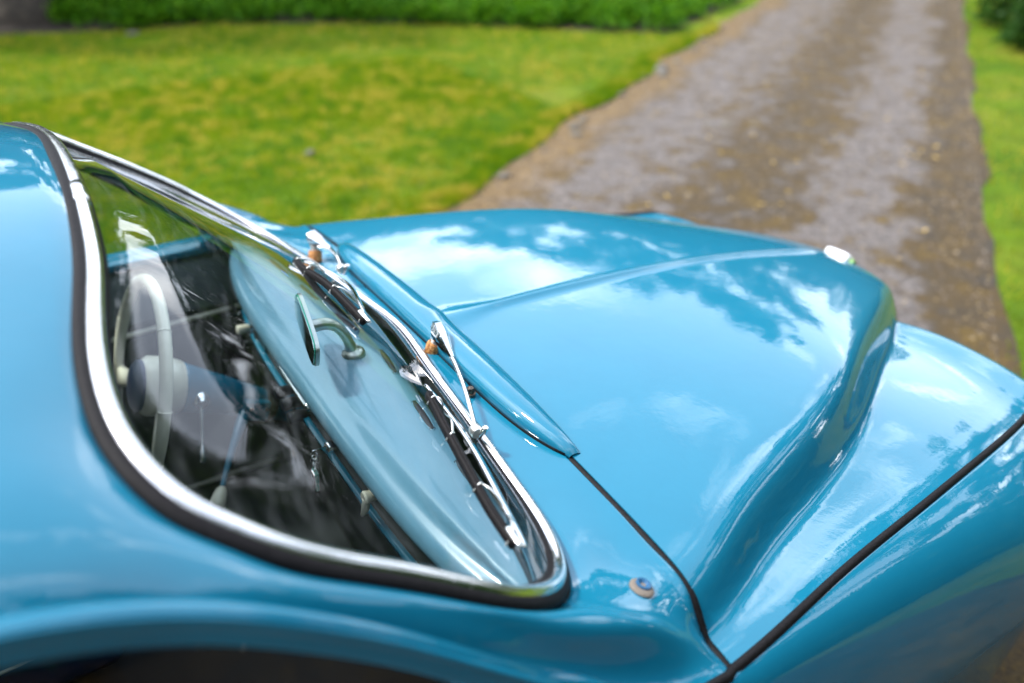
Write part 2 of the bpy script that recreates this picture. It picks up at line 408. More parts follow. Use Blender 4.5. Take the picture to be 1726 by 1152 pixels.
# ---- bonnet
def bonnet():
    nr, nc = 150, 171
    s = np.linspace(-1, 1, nc); s = np.sign(s)*(0.25*np.abs(s)+0.75*np.abs(s)**1.4)
    extra = np.array([-.02, -.012, -.006, .006, .012, .02]); s = np.unique(np.r_[s, extra])
    nc = len(s)
    t = np.linspace(0, 1, nr); t = 1-(1-t)**1.9; t = np.r_[0, .0007, .002, .005, t[1:]]; nr = len(t)
    P = np.zeros((nr, nc, 3))
    for j, sj in enumerate(s):
        xr = float(SEAM_X(abs(sj)*.755))+.0052
        xend = 1.345-.55*(abs(sj)*.56)**2*1.0
        x = xr+(xend-xr)*t
        y = sj*(YP(x)-.0045)
        P[:, j, 0] = x; P[:, j, 1] = y; P[:, j, 2] = np.maximum(H(x, y), .50)
    lip1 = P[:1].copy(); lip1[..., 0] -= .0006; lip1[..., 2] -= .0010
    lip2 = P[:1].copy(); lip2[..., 0] -= .0006; lip2[..., 2] -= .022
    P = np.concatenate([lip2, P], 0)
    o = grid('bonnet', P, M['paint'], car); sharp(o, 50); return o
bonnet_o = bonnet()

# raised air-scoop lip along the rear edge of the bonnet
def scoop():
    ys = np.concatenate([np.linspace(-.428, -.36, 16), np.linspace(-.34, .34, 50), np.linspace(.36, .428, 16)]); k = 22
    P = np.zeros((len(ys), k, 3))
    for i, y in enumerate(ys):
        a = max(0.0, 1-(abs(y)/.43)**7); e = a**0.5
        xr = .022+.036*(abs(y)/.428)**6; xf = .090-.012*(abs(y)/.43)**2
        if a <= 0: xr = xf-.03
        for j in range(k):
            v = j/(k-1)
            if v < .8:
                th = math.pi*(v/.8)*.97
                x = (xf+xr)/2+(xf-xr)/2*math.cos(th)
                zz = float(H(x, y))-.002+.023*e*(math.sin(th)**.8 if math.sin(th) > 0 else 0)+(0.010*e if th > 2.2 else 0.010*e*th/2.2)
            else:
                x = xr+.010*(v-.8)/.2; zz = float(H(x, y))+.006*e*(1-(v-.8)/.2)-.004
            P[i, j] = (x, y, zz)
    return grid('scoop_lip', P, M['paint'], bonnet_o)
scoop()
# black tube stands in for the shaded opening below the scoop lip
C = np.array([(.026+.034*(abs(y)/.425)**6, y, float(H(.03, y))+.001) for y in np.linspace(-.42, .42, 50)])
sweep('scoop_slot_shade', C, circ(.0045, 8), M['rubber'], bonnet_o)
# black tube added in the shut line for the shade of the gap
ysm = np.concatenate([np.linspace(-.752, -.40, 60), np.linspace(.40, .752, 60)])
for sgn in (-1, 1):
    yy = np.linspace(.40, .752, 60)
    C = np.array([(float(SEAM_X(y))+.0022, sgn*y, float(H(float(SEAM_X(y)), y))-.0072) for y in yy])
    sweep('shut_line_shade', C, circ(.0062, 10), M['rubber'], bonnet_o)

# nose emblem
def emblem():
    c0 = Vector((1.208, -.006, float(H(1.208, 0))+.004)); nrm = Vector((math.sin(.50), 0, math.cos(.50)))
    fr = frame(nrm, (0, 1, 0))
    bm = bmesh.new(); k = 32; rings = [(1.0, -.012), (1.0, .003), (.93, .007), (.75, .0095), (.4, .0110)]
    vs_ = []
    for sc_, h_ in rings:
        row = []
        for i in range(k):
            a = 2*math.pi*i/k; ca, sa = math.cos(a), math.sin(a); e = .45
            u = .036*math.copysign(abs(ca)**e, ca)*sc_; v = .021*math.copysign(abs(sa)**e, sa)*sc_
            row.append(bm.verts.new(c0+fr @ Vector((u, v, h_))))
        vs_.append(row)
    for a, b_ in zip(vs_[:-1], vs_[1:]):
        for i in range(k): bm.faces.new((a[i], a[(i+1) % k], b_[(i+1) % k], b_[i]))
    bm.faces.new(vs_[-1])
    me = bpy.data.meshes.new('emblem'); bm.to_mesh(me); bm.free()
    e_ = link('emblem', me, M['white_glare'], bonnet_o); e_['label'] = 'metal badge on the bonnet nose with its bright reflection painted white'
    rbox('emblem_lawn_reflection', c0+Vector((-.004, -.038, -.004)), (.02, .014, .012), M['lawn_reflection_green'], bonnet_o, fr, .003)  # green block stands in for the lawn mirrored at the badge end
emblem()

# ---- windscreen outline (right half mirrored to the left), from bottom centre to top centre
TR = np.array([(0, 0, 1.020), (-.014, .12, 1.024), (-.026, .22, 1.023), (-.035, .338, 1.017), (-.043, .43, 1.010), (-.053, .518, 1.006), (-.066, .565, 1.009), (-.092, .612, 1.024), (-.134, .648, 1.055), (-.175, .662, 1.086), (-.207, .665, 1.112), (-.256, .660, 1.149), (-.303, .654, 1.183), (-.347, .648, 1.213), (-.382, .639, 1.238), (-.413, .624, 1.262), (-.44, .602, 1.282), (-.457, .572, 1.297), (-.468, .53, 1.310), (-.471, .487, 1.321), (-.467, .425, 1.335), (-.457, .36, 1.347), (-.445, .29, 1.358), (-.437, .21, 1.369), (-.432, .12, 1.378), (-.430, 0, 1.383)])
GC = [-0.1908781990014566, -1.166633812271554, -0.44422595339257476, -1.0047514328984892, 0.05349249888463553, 1.3348902626236443, 0.8971506819718817]
def gx(y, z):
    y2 = np.asarray(y, float)**2; w_ = np.asarray(z, float)-1.18
    return GC[0]+GC[1]*w_+GC[2]*y2+GC[3]*y2*w_+GC[4]*y2*y2+GC[5]*y2*y2*w_+GC[6]*y2**3
def gnorm(y, z):
    e = 1e-4; fy = (gx(y+e, z)-gx(y-e, z))/(2*e); fz = (gx(y, z+e)-gx(y, z-e))/(2*e)
    nn = np.stack([np.ones_like(fy), -fy, -fz], -1); return nn/np.linalg.norm(nn, axis=-1)[..., None]
right = TR*np.array([1, -1, 1]); leftp = TR[::-1][1:-1]
LOOP = curve3(np.vstack([right, leftp]), 260, True)
LN = gnorm(LOOP[:, 1], LOOP[:, 2])
cz = 1.17
def inset(P, k):
    c = np.array((0, cz)); out_ = P.copy()
    T = np.roll(P, -1, 0)-np.roll(P, 1, 0); nn = np.cross(T, LN); nn /= np.linalg.norm(nn, axis=1)[:, None]
    ctr = P.mean(0); sg = np.sign(((P-ctr)*nn).sum(1)); nn *= sg[:, None]
    return P+nn*k, nn
nring = 22
bnd, _ = inset(LOOP, -.004)
YZ = bnd[:, 1:]
rows = []
for r_ in np.linspace(1, .02, nring):
    q = np.array((0, cz))+(YZ-np.array((0, cz)))*r_
    blend = r_**6
    xg = gx(q[:, 0], q[:, 1])
    rows.append(np.c_[xg*(1-blend)+(bnd[:, 0])*blend if r_ > .8 else xg, q])
screen = grid('windscreen', np.array(rows), M['glass'], car, False, True)
# make the blended boundary consistent: rubber, chrome, rubber
def half_round(w_, h_, k=12, base=-.004):
    return [(w_*math.cos(math.pi*i/(k-1)), base+(h_-base)*math.sin(math.pi*i/(k-1))**.8) for i in range(k)]+[(-w_, base-.004), (w_, base-.004)]
sweep('rubber_seal', LOOP, half_round(.0180, .0055), M['rubber'], screen, LN, True)
sweep('chrome_trim', LOOP+LN*.002, half_round(.0092, .0088), M['trim'], screen, LN, True)
for yy in (-.12,):
    i = int(np.argmin(np.abs(LOOP[:, 1]-yy)+(LOOP[:, 2] < 1.3)*9))
    seg = LOOP[i-2:i+3]
    sweep('trim_clip', seg+LN[i-2:i+3]*.0024, half_round(.0102, .0094), M['trim'], screen, LN[i-2:i+3])

# ---- body shell round the windscreen: scuttle, pillars, roof
def scuttle_station(y, p0, y6):
    p0 = np.array(p0, float); x6 = float(SEAM_X(y6))-.0040
    p6 = np.array((x6, y6, float(H(x6, y6))))
    row = []
    for k in range(7):
        u = k/6; q = p0*(1-u)+p6*u
        hz = float(H(q[0], q[1])); w_ = u*u*(3-2*u); q[2] = (q[2])*(1-w_)+hz*w_ if 0 < u < 1 else q[2]
        row.append(q)
    return row
ST = [
 scuttle_station(0, (.019, 0, 1.013), 0), scuttle_station(.12, (.006, .12, 1.015), .12), scuttle_station(.25, (-.010, .25, 1.013), .25),
 scuttle_station(.38, (-.021, .38, 1.004), .38), scuttle_station(.48, (-.030, .485, .999), .48), scuttle_station(.56, (-.046, .574, .998), .56),
 scuttle_station(.61, (-.072, .622, 1.005), .615),
 [(-.090, .643, 1.016), (-.066, .650, 1.009), (-.041, .657, 1.001), (-.016, .662, .992), (.010, .666, .981), (.035, .669, .970), (.0585, .672, float(H(.0585, .672)))],
 [(-.105, .655, 1.026), (-.080, .667, 1.017), (-.052, .679, 1.005), (-.022, .690, .989), (.008, .699, .967), (.035, .706, .944), (.0585, .710, float(H(.0585, .710)))],
 [(-.122, .665, 1.040), (-.095, .676, 1.033), (-.062, .690, 1.018), (-.028, .703, .996), (.005, .716, .962), (.034, .731, .930), (.0585, .750, float(H(.0585, .750)))],
 [(-.150, .674, 1.062), (-.134, .685, 1.058), (-.118, .697, 1.048), (-.104, .708, 1.026), (-.082, .717, .986), (-.052, .733, .947), (-.030, .756, .927)],
 [(-.200, .682, 1.102), (-.199, .689, 1.104), (-.202, .694, 1.103), (-.206, .699, 1.095), (-.202, .707, 1.073), (-.196, .716, 1.053), (-.190, .733, 1.043)],
 [(-.250, .680, 1.140), (-.251, .687, 1.142), (-.254, .692, 1.141), (-.257, .697, 1.135), (-.257, .704, 1.122), (-.257, .711, 1.108), (-.257, .725, 1.108)],
 [(-.296, .674, 1.173), (-.298, .681, 1.175), (-.300, .686, 1.174), (-.302, .691, 1.169), (-.305, .697, 1.159), (-.307, .703, 1.151), (-.311, .716, 1.158)],
 [(-.345, .667, 1.206), (-.347, .673, 1.207), (-.348, .678, 1.206), (-.349, .684, 1.202), (-.351, .690, 1.193), (-.354, .696, 1.187), (-.358, .709, 1.197)],
 [(-.388, .657, 1.234), (-.389, .664, 1.236), (-.390, .670, 1.235), (-.390, .677, 1.231), (-.393, .684, 1.222), (-.396, .691, 1.216), (-.400, .703, 1.228)],
 [(-.424, .640, 1.262), (-.426, .649, 1.262), (-.427, .657, 1.260), (-.428, .668, 1.254), (-.432, .677, 1.244), (-.435, .684, 1.239), (-.438, .697, 1.252)],
 [(-.455, .617, 1.283), (-.458, .632, 1.283), (-.461, .644, 1.281), (-.463, .658, 1.273), (-.467, .671, 1.262), (-.470, .679, 1.256), (-.473, .692, 1.270)],
 [(-.476, .582, 1.302), (-.482, .605, 1.303), (-.489, .626, 1.302), (-.496, .650, 1.294), (-.503, .667, 1.280), (-.507, .676, 1.274), (-.511, .690, 1.288)],
 [(-.489, .533, 1.318), (-.505, .566, 1.324), (-.523, .603, 1.326), (-.545, .643, 1.317), (-.556, .666, 1.300), (-.561, .676, 1.294), (-.565, .689, 1.307)],
 [(-.491, .487, 1.330), (-.530, .525, 1.343), (-.570, .570, 1.350), (-.61, .622, 1.345), (-.635, .658, 1.322), (-.645, .672, 1.312), (-.655, .686, 1.322)],
 [(-.487, .425, 1.345), (-.550, .465, 1.363), (-.630, .520, 1.374), (-.72, .587, 1.370), (-.785, .645, 1.345), (-.81, .667, 1.328), (-.825, .682, 1.333)],
 [(-.476, .355, 1.358), (-.570, .385, 1.382), (-.680, .430, 1.397), (-.81, .490, 1.398), (-.93, .565, 1.378), (-1.0, .630, 1.350), (-1.04, .675, 1.330)],
 [(-.463, .27, 1.372), (-.580, .29, 1.400), (-.710, .32, 1.416), (-.86, .360, 1.423), (-1.02, .42, 1.415), (-1.15, .50, 1.39), (-1.25, .58, 1.36)],
 [(-.452, .14, 1.389), (-.580, .15, 1.415), (-.730, .165, 1.432), (-.90, .185, 1.440), (-1.09, .21, 1.437), (-1.25, .25, 1.425), (-1.40, .29, 1.405)],
 [(-.450, 0, 1.394), (-.580, 0, 1.420), (-.740, 0, 1.437), (-.92, 0, 1.445), (-1.1, 0, 1.444), (-1.27, 0, 1.434), (-1.43, 0, 1.418)],
]
ST = np.array(ST, float)
def shell():
    right_ = ST*np.array([1, -1, 1]); left_ = (ST[::-1][1:-1])
    full = np.concatenate([right_, left_], 0); n = len(full); k = 4
    ext = np.concatenate([full[-k:], full, full[:k+1]], 0)
    dd = np.linalg.norm(np.diff(ext, axis=0), axis=2).mean(1)**.7
    s = np.r_[0, np.cumsum(dd)]
    f = spl(s, ext.reshape(len(ext), -1))
    # dense: 8 samples per interval
    q = np.concatenate([np.linspace(s[k+i], s[k+i+1], 9)[:-1] for i in range(n)])
    A = f(q).reshape(len(q), 7, 3)
    ss = np.r_[0, np.cumsum(np.linalg.norm(np.diff(A, axis=1), axis=2).mean(0)**.6)]
    g_ = spl(ss, np.swapaxes(A, 0, 1).reshape(7, -1))
    B = g_(np.linspace(0, ss[-1], 46)).reshape(46, len(q), 3)
    for _ in range(10):                                  # ease the panel between its edges
        lap = (np.roll(B, 1, 1)+np.roll(B, -1, 1))/2-B
        B[2:-3] += .5*lap[2:-3]
    # flange: fold down inside the outer edge
    e = B[-1]; d_ = B[-1]-B[-2]; d_ /= np.linalg.norm(d_, axis=1)[:, None]
    f1 = e+d_*.0012+np.array((0, 0, -.003)); f2 = e-d_*.003+np.array((0, 0, -.016))
    i_ = B[0]-B[1]; i_ /= np.linalg.norm(i_, axis=1)[:, None]
    tuck = B[0]+i_*.009-np.array((0, 0, .003))             # edge tucked under the windscreen rubber
    B = np.concatenate([tuck[None], B, f1[None], f2[None]], 0)
    return np.swapaxes(B, 0, 1), A
SH, SHA = shell()
body = grid('body_shell', SH, M['paint'], car, True, False)
EDGE = SH[:, -3]                                        # outer edge all round: shut line, gutter, roof

# roof and tail behind the cabin (out of view, closes the car)
def tail():
    xs = np.linspace(-.6, -2.75, 30); k = 33; P = np.zeros((30, k, 3))
    for i, x in enumerate(xs):
        t_ = (x+.6)/(-2.15); zt = 1.428-.05*t_-.70*max(0, t_-.25)**1.6; hw = .66*(1-.28*t_**2.5)
        for j in range(k):
            a = (j/(k-1)-.5)*math.pi; s_ = math.sin(a); c_ = math.cos(a)
            P[i, j] = (x, hw*math.copysign(abs(s_)**.8, s_), zt-.012-.10*(1-abs(c_)**.6)-.9*max(0, abs(s_)**8)*.0)
    return grid('rear_roof', P[4:], M['paint'], car)
tail()

# ---- front wings outside the black piping
XW = np.linspace(-.16, 1.26, 80)
ZJ = float(H(.0585, .750))
def wing_edge(x):                                        # line of the black piping: along the bonnet, then up beside the scuttle
    if x >= .0585: return float(YP(x)), float(H(x, float(YP(x))))
    return float(np.interp(x, [-.16, -.03, .0585], [.752, .7615, .7535])), float(np.interp(x, [-.16, -.03, .0585], [1.0, .929, ZJ]))
def wing(sgn):
    k = 30; P = np.zeros((len(XW), k, 3))
    for i, x in enumerate(XW):
        xx = min(x, 1.18)
        y0, z0 = wing_edge(xx); y0 += .0045
        fr_ = sst(x, .75, 1.26)
        Wd = .802-.085*fr_
        drop = float(roll(x, 1.02, .245, .34)); z0 = min(z0, .93)-drop*.35 if x > 1.02 else z0
        p0 = np.array((y0, z0)); p1 = np.array((y0+(Wd-y0)*.55, z0-.018-.01*fr_)); p2 = np.array((Wd, z0-.075)); p3 = np.array((Wd+.004, .60))
        for j in range(k):
            v = j/(k-1)
            if v < .8:
                t_ = (v/.8)**1.15; q = (1-t_)**3*p0+3*(1-t_)**2*t_*p1+3*(1-t_)*t_*t_*p2+t_**3*p3
            else:
                t_ = (v-.8)/.2; q = np.array((Wd+.004-.03*t_, .60-.34*t_))
            P[i, j] = (x-.10*fr_*((q[0]-y0)/.12)**1.5*0.8, sgn*q[0], q[1])
    fold = P[:, :1].copy(); fold[..., 1] -= sgn*.002; fold[..., 2] -= .014
    return grid('front_wing', np.concatenate([fold, P], 1), M['paint'], car)
for sgn in (-1, 1):
    wg = wing(sgn)
    xs = np.linspace(-.16, 1.16, 120)
    C = np.array([(x, sgn*wing_edge(x)[0], wing_edge(x)[1]+.0005) for x in xs])
    if sgn == -1: C1 = C
    sweep('piping', C, circ(.0058, 10), M['rubber'], wg)
    C2 = C.copy(); C2[:, 1] += sgn*.0035; C2[:, 2] -= .0035
    sweep('piping_flange', C2, circ(.0040, 8), M['rubber'], wg)

# ---- doors with window glass, following the roof gutter
def door(sgn):
    # gutter curve on this side from scuttle corner to roof
    e = EDGE[EDGE[:, 1]*sgn > .66]; e = e[(e[:, 0] < -.16) & (e[:, 0] > -.86)]
    e = e[np.argsort(-e[:, 0])]
    xs = e[:, 0]; top = np.c_[e[:, 0], e[:, 1]-sgn*.012, e[:, 2]-.018]
    fr_top = curve3(top[::6], 60)
    dr = empty('door', (0, 0, 0), car)
    # skin below the belt line
    xb = np.linspace(-.085, -1.10, 30); k = 12; P = np.zeros((30, k, 3))
    for i, x in enumerate(xb):
        for j in range(k):
            v = j/(k-1); z = .955-.66*v
            y = .742+.05*math.sin(min(1, v*1.8)*math.pi/2)-.03*max(0, v-.7)
            P[i, j] = (x, sgn*y, z)
    grid('door_skin', P, M['paint'], dr)
    # A pillar frame foot down to the belt
    foot = np.array([(-.105, sgn*.742, .957)])
    path = np.vstack([foot, [(-.15, sgn*.728, 1.0)], fr_top[2::4], [(-.98, sgn*.668, 1.31)], [(-1.07, sgn*.70, 1.16)], [(-1.09, sgn*.742, .957)]])
    pc = curve3(path, 110)
    upv = np.tile((0, sgn*1.0, 0.25), (110, 1))
    sweep('window_frame', pc, [(-.015, -.008), (.015, -.008), (.016, .004), (.010, .009), (-.010, .009), (-.016, .004)], M['paint'], dr, upv, caps=True)
    sweep('window_rubber', pc+np.array((0, 0, -.017)), circ(.0055, 8), M['rubber'], dr, upv)
    # glass
    tp = pc[6:-6]; bt = np.c_[np.linspace(-.11, -1.085, len(tp)), np.full(len(tp), sgn*.735), np.full(len(tp), .955)]
    G = np.stack([tp*(1-u)+bt*u for u in np.linspace(0, 1, 8)], 0); G[..., 1] -= sgn*.006
    grid('window_glass', G, M['side_glass'], dr)
    # inner panel
    Pn = np.zeros((2, 6, 3))
    for j, z in enumerate((.945, .93, .90, .865, .84, .825)):
        for i, x in enumerate((-.06, -1.12)): Pn[i, j] = (x, sgn*(.715-.06*(1-(z-.825)/.12)**.5-.005), z)
    grid('upper_trim_panel', Pn, M['grey'], dr)
    Pn = np.zeros((2, 4, 3))
    for j, z in enumerate((.825, .7, .5, .27)):
        for i, x in enumerate((-.06, -1.12)): Pn[i, j] = (x, sgn*.652, z)
    grid('lower_trim_panel', Pn, M['dark'], dr)
    tube('panel_beading', [(-.06, sgn*.648, .812), (-.5, sgn*.648, .800), (-1.1, sgn*.648, .800)], .0055, M['cream'], dr, 20, 8)
    tube('sill_strip', [(-.10, sgn*.640, .345), (-.5, sgn*.640, .345), (-1.1, sgn*.640, .345)], .0045, M['cream'], dr, 12, 8)
    rbox('window_sill', (-.60, sgn*.715, .952), (1.04, .075, .018), M['paint'], dr, None, .006)
    return dr
door_r = door(-1); door_l = door(1)

# ---- scuttle fittings
def hexbolt(name, base, nrm, parent):
    lathe(name, [(.0075, -.002), (.0082, .001), (.0082, .0025), (.0062, .003), (.0062, .009), (.0055, .0115), (.002, .013)], base, nrm, M['bolt'], parent, 6 if False else 14)
hexbolt('bolt_head', (.010, -.236, 1.0145), (0, 0, 1), car)
def body_hit(pt):                                        # nearest point of the shell and its normal
    Q = SH.reshape(-1, 3); i = int(np.argmin(((Q-np.array(pt))**2).sum(1))); a, b = divmod(i, SH.shape[1])
    a2 = (a+1) % SH.shape[0]; a0 = a-1; b2 = min(b+1, SH.shape[1]-1); b0 = max(b-1, 0)
    nn = np.cross(SH[a2, b]-SH[a0, b], SH[a, b2]-SH[a, b0]); nn /= np.linalg.norm(nn)
    if nn[2] < 0: nn = -nn
    return Vector(Q[i]), Vector(nn)

p0, n0 = body_hit((-.002, -.655, .985))
nz = lathe('washer_nozzle', [(.0150, -.004), (.0152, .0015), (.0135, .0032), (.0098, .0036)], p0, n0, M['grommet'], car, 28)
lathe('jet', [(.0098, .002), (.0094, .0048), (.0070, .0052), (.0035, .0030), (.0022, .0012)], p0+Vector((.0035, .002, 0)), n0, M['blue_plastic'], nz, 24)

# ---- wipers
def wiper(pivot, head, elbow, knuckle, bar, rub):
    pv = Vector(pivot); hd = Vector(head); kn = Vector(knuckle)
    ax = (hd-pv).normalized()
    wp = tube('wiper', [elbow, tuple((Vector(elbow)*.45+kn*.55)+Vector((0.003, 0, .004))), knuckle], [.0042, .0034, .0032], M['chrome'], car, 22, 10, flat=.6)
    lathe('spindle_nut', [(.0142, -.010), (.0142, .008), (.0130, .012), (.0105, .0135)], pv, ax, M['rust'], wp, 12)
    lathe('spindle', [(.0085, .004), (.0085, .020), (.0105, .021), (.0105, .027), (.0075, .028), (.0075, .036)], pv, ax, M['cast'], wp, 16)
    # chrome head: wedge from the spindle to the arm
    el = Vector(elbow); back = hd+(hd-el).normalized()*.014+Vector((0, 0, .004))
    d_ = (el-back).normalized()
    C = np.array([back, back*.8+el*.2+Vector((0, 0, .006)), back*.5+el*.5+Vector((0, 0, .005)), back*.2+el*.8+Vector((0, 0, .001)), el+d_*.004])
    prof = []
    for a, b_ in ((.008, .0095), (.0125, .0132), (.0112, .0102), (.0070, .0058), (.0044, .0038)):
        prof.append([(-a, -b_), (a, -b_), (a, b_*.25), (a*.45, b_), (-a*.45, b_), (-a, b_*.25)])
    hdo = sweep('arm_head', C, np.array(prof), M['chrome'], wp); sharp(hdo, 35)
    # knuckle
    lathe('knuckle', [(.0085, -.007), (.0095, -.003), (.0095, .004), (.0075, .007)], kn, (bar[3][0]-bar[1][0], bar[3][1]-bar[1][1], .25*(bar[3][2]-bar[1][2])), M['cast'], wp, 18)
    lathe('knuckle_pin', [(.0050, -.010), (.0055, .010), (.0035, .0125)], kn+Vector((.006, -.006, -.001)), (.3, -.4, .85), M['chrome'], wp, 14)
    # main bridge, secondary bows, rubber blade
    B = curve3(bar, 40); nn = gnorm(B[:, 1], B[:, 2])
    arch = np.sin(np.linspace(0, math.pi, 40))**.8
    Bc = B+nn*(arch*.009)[:, None]
    wd = .0028+.0024*arch
    pr = np.stack([np.stack([-wd, 0*wd-.0016], -1), np.stack([wd, 0*wd-.0016], -1), np.stack([wd*.8, wd*.45], -1), np.stack([-wd*.8, wd*.45], -1)], 1)
    sweep('bridge', Bc, pr, M['chrome'], wp, nn)
    Rb = curve3(rub, 40); rn = gnorm(Rb[:, 1], Rb[:, 2])
    sweep('blade_rubber', Rb+rn*.004, [(-.0012, -.0075), (.0012, -.0075), (.0045, -.001), (.0050, .0035), (-.0050, .0035), (-.0045, -.001)], M['rubber'], wp, rn)
    sweep('blade_backing', Rb+rn*.0088, [(-.0030, -.001), (.0030, -.001), (.0026, .001), (-.0026, .001)], M['rubber'], wp, rn)
    for a, b_ in ((2, 13), (26, 38)):
        mid = (Bc[(a+b_)//2]+Rb[(a+b_)//2]+rn[(a+b_)//2]*.012)/2+rn[(a+b_)//2]*.004
        pa, pb = Rb[a]+rn[a]*.010, Rb[b_]+rn[b_]*.010
        tube('bow', [pa, pa*.6+mid*.4+rn[a]*.004, Bc[(a+b_)//2]-nn[0]*.002, pb*.6+mid*.4+rn[a]*.004, pb], [.0018, .0022, .0026, .0022, .0018], M['cast'], wp, 20, 8, up=tuple(rn[a]), flat=.6)
        for q in (a, b_):
            tube('claw', [Rb[q]+rn[q]*.003-np.array((.006, 0, 0.004)), Rb[q]+rn[q]*.0108, Rb[q]+rn[q]*.003+np.array((.006, 0, .004))], .0015, M['cast'], wp, 10, 6)
    tip = Rb[-1]+rn[-1]*.0085; tube('end_cap', [Rb[-4]+rn[-4]*.009, tip, tip+(Rb[-1]-Rb[-3])*.6], [.0042, .0046, .003], M['chrome'], wp, 8, 10)
    return wp
w1 = wiper((.022, -.090, 1.016), (.030, -.094, 1.046), (.022, -.155, 1.036), (-.047, -.352, 1.040),
      [(-.077, -.262, 1.076), (-.083, -.348, 1.064), (-.093, -.429, 1.057), (-.106, -.507, 1.054), (-.116, -.582, 1.053)],
      [(-.088, -.288, 1.076), (-.104, -.370, 1.074), (-.119, -.460, 1.069), (-.130, -.534, 1.065), (-.134, -.583, 1.063)])
w1['label'] = 'chrome wiper with rusty spindle nut'
w2 = wiper((-.012, .375, 1.014), (-.006, .385, 1.044), (.010, .350, 1.040), (-.012, .222, 1.048),
      [(-.072, .262, 1.062), (-.055, .185, 1.062), (-.050, .110, 1.066), (-.068, .010, 1.084), (-.086, -.082, 1.098)],
      [(-.098, .225, 1.082), (-.112, .125, 1.105), (-.110, .040, 1.118), (-.106, -.040, 1.116), (-.102, -.108, 1.110)])

# ---- dashboard
def dash():
    ys = np.linspace(-.645, .645, 61); P = []
    trx = spl(TR[:7, 1], TR[:7, 0])
    for y in ys:
        a = abs(y)
        xf = float(np.interp(a, TR[:9, 1], TR[:9, 0]))-.022-.05*max(0, a-.58)
        xb = -.186+.055*(a/.62)**4
        zf = .985
        pr = [(xf+.01, zf-.016), (xf, zf), (xf*.8+xb*.2, zf+.007), (xf*.55+xb*.45, zf+.010), (xf*.3+xb*.7, zf+.006), (xb+.026, zf-.004), (xb+.010, zf-.013), (xb+.001, zf-.028), (xb+.001, zf-.040), (xb+.010, zf-.050), (xb+.026, zf-.054)]
        c_ = curve3([(q[0], y, q[1]) for q in pr], 44); P.append(c_)
    return np.array(P)
DP = dash()
dsh = grid('dashboard', DP, M['dash'], car)
def on_dash(x, y):
    Q = DP.reshape(-1, 3); Q = Q[Q[:, 2] > .955]; i = int(np.argmin((Q[:, 0]-x)**2+(Q[:, 1]-y)**2)); return Q[i]
for y in (-.545, -.380, -.216, -.047, .118, .270, .420, .575):
    x = float(np.interp(abs(y), TR[:9, 1], TR[:9, 0]))-.037
    zz = on_dash(x, y)[2]; dx = -.16*y if abs(y) < .5 else -.4*y
    tl = Vector((dx*.25 if y < 0 else dx*.25, 1, 0)).normalized()
    tl = Vector((float(np.interp(abs(y)+.02, TR[:9, 1], TR[:9, 0])-np.interp(abs(y)-.02, TR[:9, 1], TR[:9, 0]))/.04*(1 if y > 0 else -1), 1, 0)).normalized()
    pts = [Vector((x, y, zz+.0005))+tl*q for q in (-.040, -.036, 0, .036, .040)]
    sweep('vent_slot', np.array(pts), circ(.0012, 10, .0048), M['black'], dsh)
    tube('vent_rim', [tuple(Vector((x, y, zz+.0004))+tl*(.0435*math.cos(a))+Vector((tl.y, -tl.x, 0))*(.0065*math.sin(a))) for a in np.linspace(0, 2*math.pi, 25)[:-1]], .0011, M['dash'], dsh, 48, 6, True)
# face panel, flange, strips, knobs
Pn = np.zeros((31, 5, 3))
for i, y in enumerate(np.linspace(-.645, .645, 31)):
    a = abs(y); xb = -.186+.055*(a/.62)**4+.026
    for j, (dx, z) in enumerate(((0, .932), (.008, .925), (.010, .90), (.008, .878), (-.004, .866))): Pn[i, j] = (xb+dx, y, z)
grid('instrument_panel', Pn, M['black'], dsh)
xq = lambda y: -.186+.055*(abs(y)/.62)**4
C = np.array([(xq(y)+.016, y, .866) for y in np.linspace(-.62, .62, 50)])
sweep('lower_flange', C, [(-.006, -.004), (.006, -.004), (.007, 0), (.005, .004), (-.005, .004)], M['paint'], dsh)
Pn = np.zeros((2, 2, 3))
for i, y in enumerate((-.645, .645)):
    for j, (x, z) in enumerate(((-.155, .862), (-.05, .30))): Pn[i, j] = (x, y, z)
grid('under_dash_panel', Pn, M['dark'], dsh)
for y0, y1 in ((.345, .172), (.162, .004)):
    sweep('chrome_strip', np.array([(xq(y)+.014, y, .932-.022*(.345-y)/.345) for y in np.linspace(y0, y1, 12)]), [(-.003, -.0055), (.003, -.0055), (.0045, 0), (.003, .0055), (-.003, .0055)], M['chrome'], dsh, (1, 0, .2))
def knob(base, m_, r=.0115, ln=.034, ax=(-1, 0, .05)):
    lathe('knob_stem', [(.009, -.004), (.009, .006), (.0045, .007), (.0045, .018)], base, ax, M['chrome'], dsh, 16)
    b_ = Vector(base)+Vector(ax).normalized()*.014
    lathe('knob', [(r*.75, 0), (r*.9, ln*.3), (r, ln*.75), (r*.95, ln*.95), (r*.6, ln)], b_, ax, m_, dsh, 18)
for y, z in ((.118, .884), (.082, .880), (.050, .870)): knob((-.152, y, z), M['black'])
for y, z in ((.52, .852), (.44, .850)): knob((-.150, y, z), M['black'], .008, .02)
knob((-.150, .40, .878), M['cream'], .010, .026)
knob((-.150, .375, .855), M['black'], .009, .022)
gk = lathe('glovebox_catch', [(.012, 0), (.010, .008), (.0085, .018), (.0095, .028), (.011, .034), (.009, .037)], (-.150, -.262, .915), (-1, 0, .05), M['cream'], dsh, 20)
tube('catch_lever', [(-.182, -.262, .915), (-.184, -.258, .893), (-.186, -.252, .878)], [.006, .0065, .0045], M['cream'], dsh, 12, 10)
lathe('lock', [(.013, -.004), (.013, .008), (.0105, .013), (.008, .014)], (-.160, -.066, .872), (-1, -.1, 0.1), M['chrome'], dsh, 20)
